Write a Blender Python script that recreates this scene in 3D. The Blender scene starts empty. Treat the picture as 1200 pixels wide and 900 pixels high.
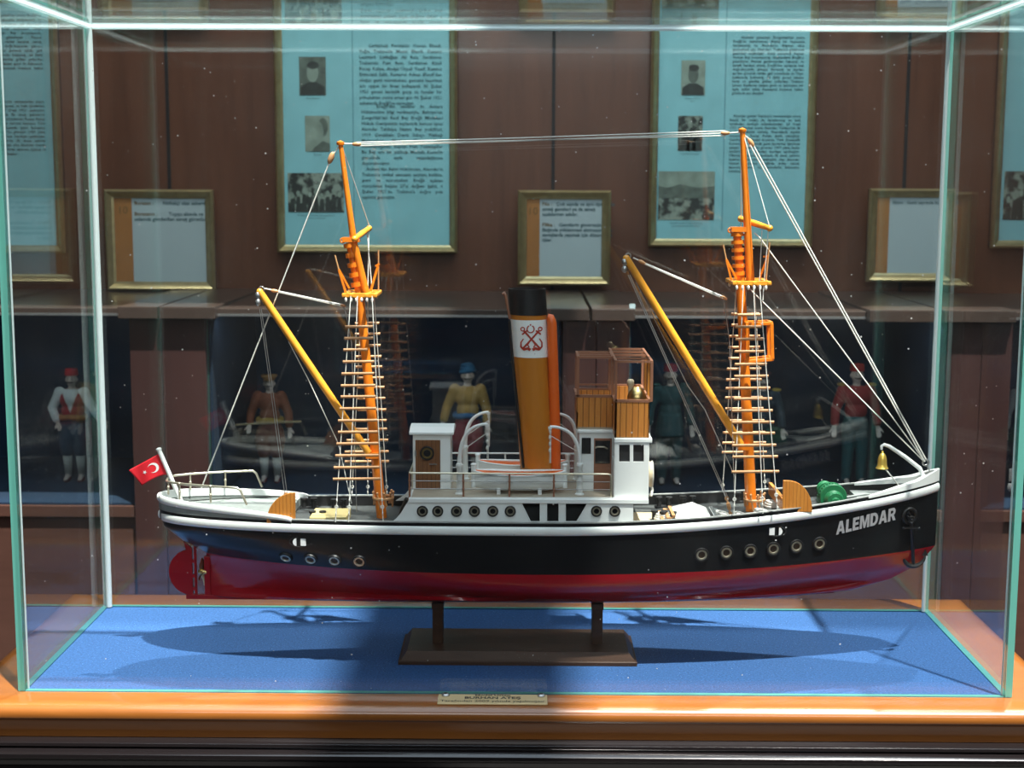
import bpy, bmesh, math, random
from mathutils import Vector, Matrix
random.seed(7)
C = bpy.context.scene.collection
PI = math.pi
V = Vector
# ------------------------------------------------------------------ camera
H = 0.56                       # eye height above the felt
FPX = 1700.0
PITCH, YAW, ROLL = math.radians(7.87), math.radians(0.40), 0.004
RC = (Matrix.Rotation(YAW, 3, 'Z') @ Matrix.Rotation(PI/2 - PITCH, 3, 'X') @ Matrix.Rotation(ROLL, 3, 'Z'))
def at(px, py, Y):
    """world point on the plane y=Y seen at a pixel of the 1200x900 photograph"""
    d = RC @ V(((px-600)/FPX, (450-py)/FPX, -1.0))
    t = Y/d.y
    return V((d.x*t, Y, H + d.z*t))
def atz(px, py, z):
    d = RC @ V(((px-600)/FPX, (450-py)/FPX, -1.0))
    t = (z-H)/d.z
    return V((d.x*t, d.y*t, z))
cam = bpy.data.cameras.new('camera'); camo = bpy.data.objects.new('camera', cam); C.objects.link(camo)
camo.matrix_world = Matrix.Translation((0, 0, H)) @ RC.to_4x4()
cam.sensor_width = 36; cam.lens = FPX/1200*36; cam.clip_start = .05
cam.dof.use_dof = True; cam.dof.focus_distance = 1.70; cam.dof.aperture_fstop = 11
bpy.context.scene.camera = camo
# ------------------------------------------------------------------ materials
def srgb(r, g, b):
    f = lambda c: (c/255/12.92 if c/255 <= .04045 else ((c/255+.055)/1.055)**2.4)
    return (f(r), f(g), f(b), 1)
def mat(name, col, rough=.5, metal=0, spec=.5, coat=0, vary=.0, vscale=40, bump=0, bscale=200, sheen=0):
    m = bpy.data.materials.new(name); m.use_nodes = True
    nt = m.node_tree; b = nt.nodes['Principled BSDF']
    col = tuple(col) if len(col) == 4 else tuple(col)+(1,)
    b.inputs['Base Color'].default_value = col
    b.inputs['Roughness'].default_value = rough; b.inputs['Metallic'].default_value = metal
    b.inputs['Specular IOR Level'].default_value = spec
    b.inputs['Coat Weight'].default_value = coat; b.inputs['Coat Roughness'].default_value = .08
    if sheen: b.inputs['Sheen Weight'].default_value = sheen
    tc = nt.nodes.new('ShaderNodeTexCoord')
    if vary:
        n = nt.nodes.new('ShaderNodeTexNoise'); n.inputs['Scale'].default_value = vscale; n.inputs['Detail'].default_value = 4
        r = nt.nodes.new('ShaderNodeValToRGB')
        r.color_ramp.elements[0].position = .3; r.color_ramp.elements[1].position = .7
        r.color_ramp.elements[0].color = tuple(c*(1-vary) for c in col[:3])+(1,)
        r.color_ramp.elements[1].color = tuple(min(1, c*(1+vary)) for c in col[:3])+(1,)
        nt.links.new(tc.outputs['Object'], n.inputs['Vector']); nt.links.new(n.outputs['Fac'], r.inputs['Fac'])
        nt.links.new(r.outputs['Color'], b.inputs['Base Color'])
    if bump:
        n2 = nt.nodes.new('ShaderNodeTexNoise'); n2.inputs['Scale'].default_value = bscale; n2.inputs['Detail'].default_value = 3
        bp = nt.nodes.new('ShaderNodeBump'); bp.inputs['Strength'].default_value = bump; bp.inputs['Distance'].default_value = .002
        nt.links.new(tc.outputs['Object'], n2.inputs['Vector']); nt.links.new(n2.outputs['Fac'], bp.inputs['Height'])
        nt.links.new(bp.outputs['Normal'], b.inputs['Normal'])
    return m
def wood(name, c1, c2, scale=(3, 30, 30), rough=.35, coat=.3, planks=None, pdark=.35, spec=.5):
    """grain stretched along the axis with the small scale; planks=(axis, period) cuts dark seams"""
    m = mat(name, c1, rough, coat=coat, spec=spec); nt = m.node_tree; b = nt.nodes['Principled BSDF']
    tc = nt.nodes.new('ShaderNodeTexCoord'); mp = nt.nodes.new('ShaderNodeMapping'); mp.inputs['Scale'].default_value = scale
    n = nt.nodes.new('ShaderNodeTexNoise'); n.inputs['Scale'].default_value = 1; n.inputs['Detail'].default_value = 7; n.inputs['Roughness'].default_value = .65
    n.inputs['Distortion'].default_value = .6
    r = nt.nodes.new('ShaderNodeValToRGB')
    r.color_ramp.elements[0].position = .32; r.color_ramp.elements[1].position = .68
    r.color_ramp.elements[0].color = tuple(c1[:3])+(1,); r.color_ramp.elements[1].color = tuple(c2[:3])+(1,)
    nt.links.new(tc.outputs['Object'], mp.inputs['Vector']); nt.links.new(mp.outputs['Vector'], n.inputs['Vector'])
    nt.links.new(n.outputs['Fac'], r.inputs['Fac']); last = r.outputs['Color']
    if planks:
        sx = nt.nodes.new('ShaderNodeSeparateXYZ'); nt.links.new(tc.outputs['Object'], sx.inputs[0])
        a = nt.nodes.new('ShaderNodeMath'); a.operation = 'DIVIDE'; a.inputs[1].default_value = planks[1]
        nt.links.new(sx.outputs[planks[0]], a.inputs[0])
        f = nt.nodes.new('ShaderNodeMath'); f.operation = 'FRACT'; nt.links.new(a.outputs[0], f.inputs[0])
        l = nt.nodes.new('ShaderNodeMath'); l.operation = 'LESS_THAN'; l.inputs[1].default_value = .13; nt.links.new(f.outputs[0], l.inputs[0])
        mx = nt.nodes.new('ShaderNodeMix'); mx.data_type = 'RGBA'
        nt.links.new(l.outputs[0], mx.inputs[0]); nt.links.new(last, mx.inputs[6])
        mx.inputs[7].default_value = tuple(c*pdark for c in c1[:3])+(1,); last = mx.outputs[2]
    nt.links.new(last, b.inputs['Base Color'])
    return m
def glass(name, tint=(.965, .985, .98), dust=0.0, ior0=.042, film=0.0):
    """clear pane: Schlick reflection over tinted transmission, with specks of dust on it"""
    m = bpy.data.materials.new(name); m.use_nodes = True; nt = m.node_tree; N = nt.nodes; L = nt.links
    for n in list(N): N.remove(n)
    out = N.new('ShaderNodeOutputMaterial'); tr = N.new('ShaderNodeBsdfTransparent'); tr.inputs[0].default_value = tuple(tint)+(1,)
    gl = N.new('ShaderNodeBsdfGlossy'); gl.inputs['Roughness'].default_value = 0.0; gl.inputs['Color'].default_value = (1, 1, 1, 1)
    g = N.new('ShaderNodeNewGeometry'); dt = N.new('ShaderNodeVectorMath'); dt.operation = 'DOT_PRODUCT'
    L.new(g.outputs['Normal'], dt.inputs[0]); L.new(g.outputs['Incoming'], dt.inputs[1])
    def ma(op, a, b=None):
        n = N.new('ShaderNodeMath'); n.operation = op
        for i, x in enumerate((a, b)):
            if x is None: continue
            if hasattr(x, 'links'): L.new(x, n.inputs[i])
            else: n.inputs[i].default_value = x
        return n.outputs[0]
    ab = ma('ABSOLUTE', dt.outputs['Value']); om = ma('SUBTRACT', 1.0, ab); p5 = ma('POWER', om, 5.0)
    F = ma('ADD', ma('MULTIPLY', p5, 1-ior0), ior0)
    mx = N.new('ShaderNodeMixShader'); L.new(F, mx.inputs[0]); L.new(tr.outputs[0], mx.inputs[1]); L.new(gl.outputs[0], mx.inputs[2])
    last = mx.outputs[0]
    if dust or film:
        df = N.new('ShaderNodeBsdfDiffuse'); df.inputs[0].default_value = (.85, .88, .88, 1)
        tl = N.new('ShaderNodeBsdfTranslucent'); tl.inputs[0].default_value = (.85, .88, .88, 1)
        ad = N.new('ShaderNodeMixShader'); ad.inputs[0].default_value = .5; L.new(df.outputs[0], ad.inputs[1]); L.new(tl.outputs[0], ad.inputs[2])
        tc = N.new('ShaderNodeTexCoord'); vo = N.new('ShaderNodeTexVoronoi'); vo.inputs['Scale'].default_value = 95
        L.new(tc.outputs['Object'], vo.inputs['Vector'])
        sc = N.new('ShaderNodeSeparateColor'); L.new(vo.outputs['Color'], sc.inputs[0])
        rad = ma('MULTIPLY', ma('POWER', sc.outputs[0], 7.0), .10)
        dot = ma('LESS_THAN', vo.outputs['Distance'], rad)
        n = N.new('ShaderNodeTexNoise'); n.inputs['Scale'].default_value = 9; n.inputs['Detail'].default_value = 6; L.new(tc.outputs['Object'], n.inputs['Vector'])
        fac = ma('ADD', ma('MULTIPLY', dot, dust), ma('MULTIPLY', ma('POWER', n.outputs['Fac'], 3.0), film*6))
        m2 = N.new('ShaderNodeMixShader'); L.new(fac, m2.inputs[0]); L.new(last, m2.inputs[1]); L.new(ad.outputs[0], m2.inputs[2]); last = m2.outputs[0]
    L.new(last, out.inputs[0])
    return m
def seam_mat(name, col, transl=.5):
    m = bpy.data.materials.new(name); m.use_nodes = True; nt = m.node_tree; N = nt.nodes; L = nt.links
    for n in list(N): N.remove(n)
    out = N.new('ShaderNodeOutputMaterial')
    a = N.new('ShaderNodeBsdfDiffuse'); a.inputs[0].default_value = col
    b = N.new('ShaderNodeBsdfTranslucent'); b.inputs[0].default_value = col
    mx = N.new('ShaderNodeMixShader'); mx.inputs[0].default_value = transl
    L.new(a.outputs[0], mx.inputs[1]); L.new(b.outputs[0], mx.inputs[2])
    g = N.new('ShaderNodeBsdfGlossy'); g.inputs['Roughness'].default_value = .15
    m2 = N.new('ShaderNodeMixShader'); m2.inputs[0].default_value = .08
    L.new(mx.outputs[0], m2.inputs[1]); L.new(g.outputs[0], m2.inputs[2]); L.new(m2.outputs[0], out.inputs[0])
    return m
M = {}
M['white'] = mat('white_paint', (.86, .88, .86), .35, coat=.2, vary=.03)
M['hullblack'] = mat('black_hull_paint', (.007, .008, .0095), .30, spec=.28, coat=.12)
M['hullred'] = mat('red_antifouling_paint', (.34, .006, .014), .25, coat=.3, vary=.05, vscale=20)
M['black'] = mat('matt_black_paint', (.01, .01, .011), .45)
M['darkdeck'] = mat('dark_well_deck_paint', (.05, .055, .055), .5, vary=.2, vscale=120)
M['capgrey'] = mat('worn_grey_caprail', (.34, .35, .34), .4, vary=.15, vscale=80)
M['oldbrass'] = mat('dark_old_brass', (.34, .28, .20), .34, metal=.9)
M['grey'] = mat('grey_deck_paint', (.23, .25, .24), .5, vary=.1, vscale=120)
M['silver'] = mat('silver_letters', (.55, .55, .57), .35, metal=.3)
M['brass'] = mat('brass', (.62, .45, .19), .28, metal=1)
M['palebrass'] = mat('pale_brass_rail', (.62, .57, .44), .3, metal=.8)
M['steel'] = mat('dull_steel', (.42, .42, .42), .35, metal=.9)
M['rope'] = mat('white_rope', (.72, .71, .66), .8, bump=.4, bscale=900)
M['mast'] = mat('orange_varnished_mast', (.80, .205, .012), .3, coat=.4, vary=.12, vscale=60)
M['boom'] = mat('yellow_varnished_boom', (.80, .33, .03), .3, coat=.4, vary=.12, vscale=60)
M['rung'] = mat('pale_wood_rung', (.50, .255, .11), .5, vary=.15, vscale=150)
M['funnel'] = mat('ochre_funnel_paint', (.52, .18, .018), .35, coat=.2, vary=.04)
M['orange'] = mat('orange_red_paint', (.80, .13, .015), .35, coat=.2)
M['teak'] = wood('teak_planks', (.50, .17, .03), (.62, .25, .05), (220, 220, 20), .4, .2, planks=(0, .0068))
M['teakdoor'] = wood('brown_door_wood', (.16, .065, .025), (.24, .10, .04), (260, 260, 20), .4, .2, planks=(0, .005), pdark=.6)
M['teaksolid'] = wood('orange_panel_wood', (.55, .19, .03), (.66, .27, .05), (300, 300, 25), .35, .3, planks=(0, .0042), pdark=.55)
M['deckwood'] = wood('pale_deck_planks', (.50, .42, .28), (.60, .50, .34), (20, 300, 300), .55, .0, planks=(1, .005), pdark=.6)
M['hatchwood'] = wood('yellow_hatch_wood', (.60, .47, .19), (.70, .57, .26), (20, 300, 300), .5, .1)
M['updeck'] = wood('upper_deck_planks', (.40, .34, .26), (.48, .41, .31), (20, 300, 300), .55, .0, planks=(1, .005), pdark=.75)
M['framebrown'] = mat('brown_awning_bars', (.30, .13, .075), .35, coat=.2)
M['green'] = mat('green_winch_paint', (.012, .15, .055), .4, coat=.2)
M['darkglass'] = mat('dark_window_glass', (.03, .03, .032), .06, coat=.5)
M['portglass'] = mat('porthole_glass', (.055, .036, .026), .3, spec=.2)
M['darkport'] = mat('dark_porthole_glass', (.012, .012, .013), .3, spec=.2)
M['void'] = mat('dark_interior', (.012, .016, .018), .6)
M['flagred'] = mat('flag_red_cloth', (.70, .006, .018), .7, bump=.2, bscale=1500)
M['flagwhite'] = mat('flag_white_print', (.85, .85, .85), .7)
M['cream'] = mat('cream_enamel', (.72, .58, .38), .35)
M['emblem'] = mat('dark_red_emblem', (.42, .035, .015), .5)
M['standwood'] = wood('dark_walnut_stand', (.042, .021, .013), (.066, .033, .020), (8, 90, 90), .45, .05, spec=.18)
M['casewood'] = wood('honey_beech_frame', (.20, .066, .011), (.26, .090, .016), (6, 60, 60), .3, .8)
M['pedestal'] = mat('black_lacquer_pedestal', (.008, .0065, .007), .18, coat=.5)
M['felt'] = mat('blue_felt', (.041, .104, .262), .95, spec=.05, vary=.28, vscale=420, bump=.6, bscale=700)
M['pane'] = glass('case_glass', (.97, .988, .984), dust=.55, film=.0022)
M['paneclean'] = glass('showcase_glass', (.92, .95, .955), ior0=.012)
M['edge'] = seam_mat('green_glass_edge', (.16, .52, .44, 1), .6)
M['seam'] = seam_mat('white_glued_seam', (.86, .95, .96, 1), .5)
M['topedge'] = seam_mat('pale_ground_glass_edge', (.62, .80, .80, 1), .5)
M['wallwood'] = wood('mahogany_wall', (.098, .036, .018), (.145, .056, .029), (25, 25, 2.2), .35, .15)
M['pillarwood'] = wood('dark_mahogany_pillar', (.034, .015, .014), (.050, .021, .019), (25, 25, 2.0), .35, .2)
M['capwood'] = mat('brown_pillar_cap', (.050, .034, .028), .3, coat=.3, vary=.1)
M['plinth'] = wood('showcase_plinth_wood', (.060, .028, .021), (.080, .038, .028), (3, 25, 25), .35, .2)
M['navy'] = mat('navy_backdrop_cloth', (.010, .028, .062), .9, vary=.25, vscale=6)
M['floorm'] = mat('dark_floor_tiles', (.010, .009, .009), .55)
M['roomwall'] = mat('dark_room_wall', (.06, .04, .03), .7)
M['ceil'] = mat('ceiling_plaster', (.6, .6, .58), .9)
M['gold'] = mat('old_gold_moulding', (.50, .42, .22), .3, metal=.75, vary=.12, vscale=60)
M['paper'] = mat('light_blue_poster_paper', (.25, .60, .65), .6, vary=.07, vscale=12)
M['ink'] = mat('dark_print_ink', (.045, .11, .125), .7)
M['inkgold'] = mat('ochre_print_ink', (.16, .10, .03), .7)
M['card'] = mat('pale_card_paper', (.42, .54, .56), .6)
M['cardorange'] = mat('orange_card_stripe', (.36, .155, .04), .6, vary=.1, vscale=20)
def photo_mat(name, dark, light, scale):
    m = mat(name, dark, .5); nt = m.node_tree; b = nt.nodes['Principled BSDF']
    tc = nt.nodes.new('ShaderNodeTexCoord'); n = nt.nodes.new('ShaderNodeTexNoise'); n.inputs['Scale'].default_value = scale; n.inputs['Detail'].default_value = 3
    r = nt.nodes.new('ShaderNodeValToRGB'); r.color_ramp.elements[0].position = .44; r.color_ramp.elements[1].position = .60
    r.color_ramp.elements[0].color = dark; r.color_ramp.elements[1].color = light
    nt.links.new(tc.outputs['Object'], n.inputs['Vector']); nt.links.new(n.outputs['Fac'], r.inputs['Fac']); nt.links.new(r.outputs['Color'], b.inputs['Base Color'])
    return m
M['photocrowd'] = photo_mat('crowd_photograph', (.018, .028, .025, 1), (.26, .34, .28, 1), 55)
M['photopale'] = mat('pale_photograph', (.24, .33, .27), .5, vary=.25, vscale=30)
M['photodark'] = mat('dark_photo_figure', (.022, .034, .03), .5, vary=.3, vscale=60)
M['photomid'] = mat('mid_photo_tone', (.10, .14, .115), .5, vary=.3, vscale=60)
# ------------------------------------------------------------------ mesh builder
WL = {}                                            # world location of each parent
class MB:
    def __init__(s): s.v = []; s.f = []; s.m = []
    def add(s, vs, fs, mi=0):
        o = len(s.v); s.v += [tuple(v) for v in vs]; s.f += [tuple(i+o for i in f) for f in fs]; s.m += [mi]*len(fs); return s
    def box(s, c, d, rz=0, mi=0, rot=None):
        R = rot if rot is not None else Matrix.Rotation(rz, 3, 'Z'); c = V(c)
        vs = [c + R @ V((d[0]*x/2, d[1]*y/2, d[2]*z/2)) for x in (-1, 1) for y in (-1, 1) for z in (-1, 1)]
        return s.add(vs, [(0, 1, 3, 2), (4, 6, 7, 5), (0, 4, 5, 1), (2, 3, 7, 6), (0, 2, 6, 4), (1, 5, 7, 3)], mi)
    def lohi(s, a, b, mi=0):
        return s.box([(a[i]+b[i])/2 for i in range(3)], [abs(b[i]-a[i]) for i in range(3)], mi=mi)
    def bar(s, p, q, w, h=None, mi=0):
        p, q = V(p), V(q); d = q-p; R = d.to_track_quat('Z', 'Y').to_matrix()
        return s.box((p+q)/2, (w, h or w, d.length), rot=R, mi=mi)
    def tube(s, pts, r, n=8, closed=False, mi=0, caps=True):
        pts = [V(p) for p in pts]; k = len(pts); rr = r if isinstance(r, (list, tuple)) else [r]*k
        vs = []; up = None
        for i in range(k):
            if closed: t = pts[(i+1) % k]-pts[i-1]
            else: t = pts[min(i+1, k-1)]-pts[max(i-1, 0)]
            t.normalize()
            if up is None:
                a = V((0, 0, 1)) if abs(t.z) < .9 else V((1, 0, 0)); up = (a - t*a.dot(t)).normalized()
            else:
                up = (up - t*up.dot(t)).normalized()
            b = t.cross(up)
            for j in range(n):
                a = 2*PI*j/n; vs.append(pts[i] + (up*math.cos(a)+b*math.sin(a))*rr[i])
        fs = []
        for i in range(k if closed else k-1):
            for j in range(n):
                a, b_ = i*n+j, i*n+(j+1) % n; c, d = ((i+1) % k)*n+(j+1) % n, ((i+1) % k)*n+j
                fs.append((a, d, c, b_))
        if not closed and caps:
            fs.append(tuple(range(n))); fs.append(tuple(reversed(range((k-1)*n, k*n))))
        return s.add(vs, fs, mi)
    def lathe(s, prof, c, axis=(0, 0, 1), n=24, mi=0, sx=1, sy=1, caps=True):
        R = V(axis).normalized().to_track_quat('Z', 'Y').to_matrix(); c = V(c); k = len(prof); vs = []
        for r, z in prof:
            for j in range(n):
                a = 2*PI*j/n; vs.append(c + R @ V((r*sx*math.cos(a), r*sy*math.sin(a), z)))
        fs = [(i*n+j, i*n+(j+1) % n, (i+1)*n+(j+1) % n, (i+1)*n+j) for i in range(k-1) for j in range(n)]
        if caps and prof[0][0] > 1e-6: fs.append(tuple(reversed(range(n))))
        if caps and prof[-1][0] > 1e-6: fs.append(tuple(range((k-1)*n, k*n)))
        return s.add(vs, fs, mi)
    def ell(s, c, d, n=14, k=9, mi=0, R=None):
        c = V(c); R = R or Matrix.Identity(3); vs = []
        for i in range(k+1):
            th = PI*i/k
            for j in range(n):
                a = 2*PI*j/n; vs.append(c + R @ V((d[0]*math.sin(th)*math.cos(a), d[1]*math.sin(th)*math.sin(a), -d[2]*math.cos(th))))
        fs = [(i*n+j, i*n+(j+1) % n, (i+1)*n+(j+1) % n, (i+1)*n+j) for i in range(k) for j in range(n)]
        return s.add(vs, fs, mi)
    def torus(s, c, R, r, axis=(0, 1, 0), n=24, k=8, mi=0):
        Q = V(axis).normalized().to_track_quat('Z', 'Y').to_matrix(); c = V(c)
        return s.tube([c + Q @ V((R*math.cos(2*PI*i/n), R*math.sin(2*PI*i/n), 0)) for i in range(n)], r, k, True, mi)
    def prism(s, poly, o, ux, uy, d, mi=0):
        """polygon in the (ux,uy) plane from o, pushed along d"""
        o, ux, uy, d = V(o), V(ux), V(uy), V(d); k = len(poly)
        a = [o+ux*x+uy*y for x, y in poly]; vs = a+[p+d for p in a]
        fs = [tuple(range(k)), tuple(reversed(range(k, 2*k)))]+[(i, k+i, k+(i+1) % k, (i+1) % k) for i in range(k)]
        return s.add(vs, fs, mi)
    def grid(s, rows, mi=0, closed=False):
        k = len(rows[0]); vs = [p for r in rows for p in r]
        fs = [(i*k+j, i*k+(j+1) % k, (i+1)*k+(j+1) % k, (i+1)*k+j) for i in range(len(rows)-1) for j in range(k if closed else k-1)]
        return s.add(vs, fs, mi)
    def build(s, name, m, parent=None, smooth=None, bevel=0, loc=None, fix=True):
        me = bpy.data.meshes.new(name); o = bpy.data.objects.new(name, me); C.objects.link(o)
        off = V((0, 0, 0))
        if parent is not None:
            o.parent = parent; off = WL[parent]
        elif loc is not None:
            off = V(loc); o.location = off
        WL[o] = off
        me.from_pydata([V(v)-off for v in s.v], [], s.f)
        for mm in (m if isinstance(m, (list, tuple)) else [m]): me.materials.append(mm)
        for p, mi in zip(me.polygons, s.m): p.material_index = mi
        bm = bmesh.new(); bm.from_mesh(me)
        bmesh.ops.remove_doubles(bm, verts=bm.verts, dist=1e-6)
        if fix: bmesh.ops.recalc_face_normals(bm, faces=bm.faces)
        if bevel: bmesh.ops.bevel(bm, geom=[e for e in bm.edges if len(e.link_faces) == 2 and e.calc_face_angle(0) > .6], offset=bevel, segments=2, profile=.6, affect='EDGES')
        bm.to_mesh(me); bm.free()
        if smooth is not None:
            for p in me.polygons: p.use_smooth = True
            me.set_sharp_from_angle(angle=math.radians(smooth))
        return o
def tag(o, label=None, cat=None, group=None, kind=None):
    if label: o['label'] = label
    if cat: o['category'] = cat
    if group: o['group'] = group
    if kind: o['kind'] = kind
    return o
def empty(name, loc, label=None, cat=None, group=None, kind=None):
    o = bpy.data.objects.new(name, None); C.objects.link(o); o.location = loc; o.empty_display_size = .02
    WL[o] = V(loc); return tag(o, label, cat, group, kind)
def struct(name, mb, m, smooth=None, bevel=0):
    return tag(mb.build(name, m, None, smooth, bevel), kind='structure')
def from_curve(cu):
    t = bpy.data.objects.new('t', cu); C.objects.link(t)
    dg = bpy.context.evaluated_depsgraph_get(); dg.update()
    me = bpy.data.meshes.new_from_object(t.evaluated_get(dg)); bpy.data.objects.remove(t)
    vs = [v.co.copy() for v in me.vertices]; fs = [tuple(p.vertices) for p in me.polygons]
    bpy.data.meshes.remove(me); return vs, fs
def plate(outer, holes, thick):
    cu = bpy.data.curves.new('t', 'CURVE'); cu.dimensions = '2D'; cu.fill_mode = 'BOTH'; cu.extrude = thick/2
    for poly in [outer]+holes:
        sp = cu.splines.new('POLY'); sp.points.add(len(poly)-1); sp.use_cyclic_u = True
        for p, q in zip(sp.points, poly): p.co = (q[0], q[1], 0, 1)
    return from_curve(cu)
def text(body, size, align='LEFT', width=0, bold=0, spacing=1, res=2, extrude=0, lines=1.0):
    cu = bpy.data.curves.new('t', 'FONT'); cu.body = body; cu.size = size; cu.align_x = align; cu.offset = bold
    cu.space_character = spacing; cu.resolution_u = res; cu.extrude = extrude; cu.space_line = lines
    if width: cu.text_boxes[0].width = width
    return from_curve(cu)
def circ(cx, cy, r, n=20): return [(cx+r*math.cos(2*PI*i/n), cy+r*math.sin(2*PI*i/n)) for i in range(n)]
def arc(c, r, a0, a1, n=12): return [(c[0]+r*math.cos(a0+(a1-a0)*i/n), c[1]+r*math.sin(a0+(a1-a0)*i/n)) for i in range(n+1)]
def bez(p0, p1, p2, p3, n=12):
    p0, p1, p2, p3 = V(p0), V(p1), V(p2), V(p3)
    return [p0*(1-t)**3+p1*3*t*(1-t)**2+p2*3*t*t*(1-t)+p3*t**3 for t in [i/n for i in range(n+1)]]
def interp(x, xs, ys):
    if x <= xs[0]: return ys[0]
    for i in range(len(xs)-1):
        if x <= xs[i+1]: return ys[i]+(ys[i+1]-ys[i])*(x-xs[i])/(xs[i+1]-xs[i])
    return ys[-1]
# ================================================================== THE MODEL SHIP
YC = 1.685
def xp(px, y=600): return at(px, y, YC).x
XB, XS, XM = xp(1098, 580), xp(187, 595), xp(640)
ship = empty('model_ship', (xp(640), YC, .067), 'black and red model steam tug with white deckhouse and two orange masts', 'model ship')
# level: z at mid, +bow, +stern, aft end px, fore end px, half beam, (aft p,q), (fore p,q)
LV = [(.067, .022, .000, 243, 1000, .0030, 6, .5, 6, .5),
      (.079, .020, .001, 243, 1046, .0440, 1.5, 1.5, 1.9, 1.15),
      (.097, .018, .003, 243, 1080, .0670, 1.9, 1.2, 2.1, .95),
      (.117, .019, .007, 240, 1097.5, .0718, 2.5, .85, 2.2, .86),
      (.137, .027, .001, 213, 1098, .0730, 2.8, .62, 2.2, .86),
      (.157, .033, -.001, 192, 1098, .0730, 3.2, .52, 2.3, .80),
      (.1775, .039, .001, 187, 1098, .0735, 3.4, .50, 2.4, .74)]
def cat(p0, p1, p2, p3, t): return .5*((2*p1)+(-p0+p2)*t+(2*p0-5*p1+4*p2-p3)*t*t+(-p0+3*p1-3*p2+p3)*t**3)
FL = []; SUB = 4
for i in range(len(LV)-1):
    for k in range(SUB):
        t = k/SUB
        if i == 0: row = [a+(b-a)*t for a, b in zip(LV[0], LV[1])]; row[5] = LV[0][5]+(LV[1][5]-LV[0][5])*math.sqrt(t)
        else:
            row = [a+(b-a)*t for a, b in zip(LV[i], LV[i+1])]
            row[5] = cat(LV[i-1][5], LV[i][5], LV[i+1][5], LV[min(i+2, 6)][5], t)
            row[3] = row[3]
        FL.append(row)
FL.append(list(LV[-1])); NFL = len(FL); IWL = 3*SUB
def zlev(L, X):
    if X > XM: return L[0]+L[1]*((X-XM)/(XB-XM))**2
    return L[0]+L[2]*((X-XM)/(XS-XM))**2
def ylev(L, X):
    a, f = xp(L[3]), xp(L[4])
    if X >= f or X <= a: return 0
    if X > XM: s = (X-XM)/(f-XM); return L[5]*(1-s**L[8])**L[9]
    s = (XM-X)/(XM-a); return L[5]*(1-s**L[6])**L[7]
def hb(X, z):
    zs = [zlev(L, X) for L in FL]; ys = [ylev(L, X) for L in FL]
    return interp(z, zs, ys)
SH = lambda X: zlev(FL[-1], X)              # sheer (top of the bulwark)
BW = lambda X: ylev(FL[-1], X)
# --- hull shell
NS = 96
stn = [-math.cos(PI*i/NS) for i in range(NS+1)]
def hullrow(L, side):
    a, f = xp(L[3]), xp(L[4]); r = []
    for s in stn:
        X = a+(f-a)*(s+1)/2
        y = 0 if abs(s) > .99999 else ylev(L, X)
        r.append((X, YC+side*y, zlev(L, X)))
    return r
hm = MB()
for side in (-1, 1):
    rows = [hullrow(L, side) for L in FL]
    hm.grid(rows[:IWL+1], 1); hm.grid(rows[IWL:], 0)
# close the keel
hm.grid([hullrow(FL[0], -1), hullrow(FL[0], 1)], 1)
hull = hm.build('hull', [M['hullblack'], M['hullred']], ship, smooth=50)
hull['label'] = 'black hull with red bottom'
# keel bar and skeg that carries the rudder
kb = MB(); zk = .067
kb.lohi((xp(216), YC-.003, zk-.0015), (xp(300), YC+.003, zk+.004))
kz = lambda px: zlev(FL[0], xp(px))
kb.grid([[V((xp(p_), YC+a_*.003, kz(p_)+b_)) for a_, b_ in ((-1, .004), (-1, -.0015), (1, -.0015), (1, .004))] for p_ in range(300, 1000, 20)], closed=True)
kb.lohi((xp(238), YC-.0028, zk), (xp(245), YC+.0028, .118))
kb.build('keel', M['hullred'], ship, bevel=.0006)
# rudder
rd = MB(); cz = .102
poly = [(xp(224), .0705)]+[(xp(222)+.0262*math.cos(a), .0985+.0278*math.sin(a)) for a in [PI*1.48-PI*.92*i/16 for i in range(17)]]+[(xp(214), .136), (xp(221), .131), (xp(224), .127)]
rd.prism(poly, (0, YC-.0022, 0), (1, 0, 0), (0, 0, 1), (0, .0044, 0))
rudder = rd.build('rudder', M['hullred'], ship, bevel=.0006)
rp = MB(); rp.tube([(xp(227.5), YC, .068), (xp(227.5), YC, .130)], .0017)
for z in (.078, .094, .112): rp.lohi((xp(224), YC-.002, z-.002), (xp(228), YC+.002, z+.002))
rp.build('rudder_post', M['hullred'], ship)
# propeller
pr = MB(); hz = .0985; hx = xp(236)
pr.lathe([(0, -.006), (.002, -.0055), (.0034, -.002), (.0034, .004), (.0022, .006)], (hx, YC, hz), (1, 0, 0), 16)
for k in range(4):
    a = PI/2*k+.25; R = Matrix.Rotation(a, 3, 'X'); blade = []
    for u in range(7):
        r = .002+.0165*u/6; w = .0052*math.sin(PI*(.18+.76*u/6)); tw = .95-.6*u/6
        blade.append([V((hx, YC, hz)) + R @ V((math.sin(tw)*w*q+tz*.0004, math.cos(tw)*w*q, r)) for q, tz in ((-1, 0), (0, 1), (1, 0), (0, -1))])
    pr.grid(blade, closed=True)
pr.build('propeller', M['brass'], ship, smooth=40)
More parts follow.
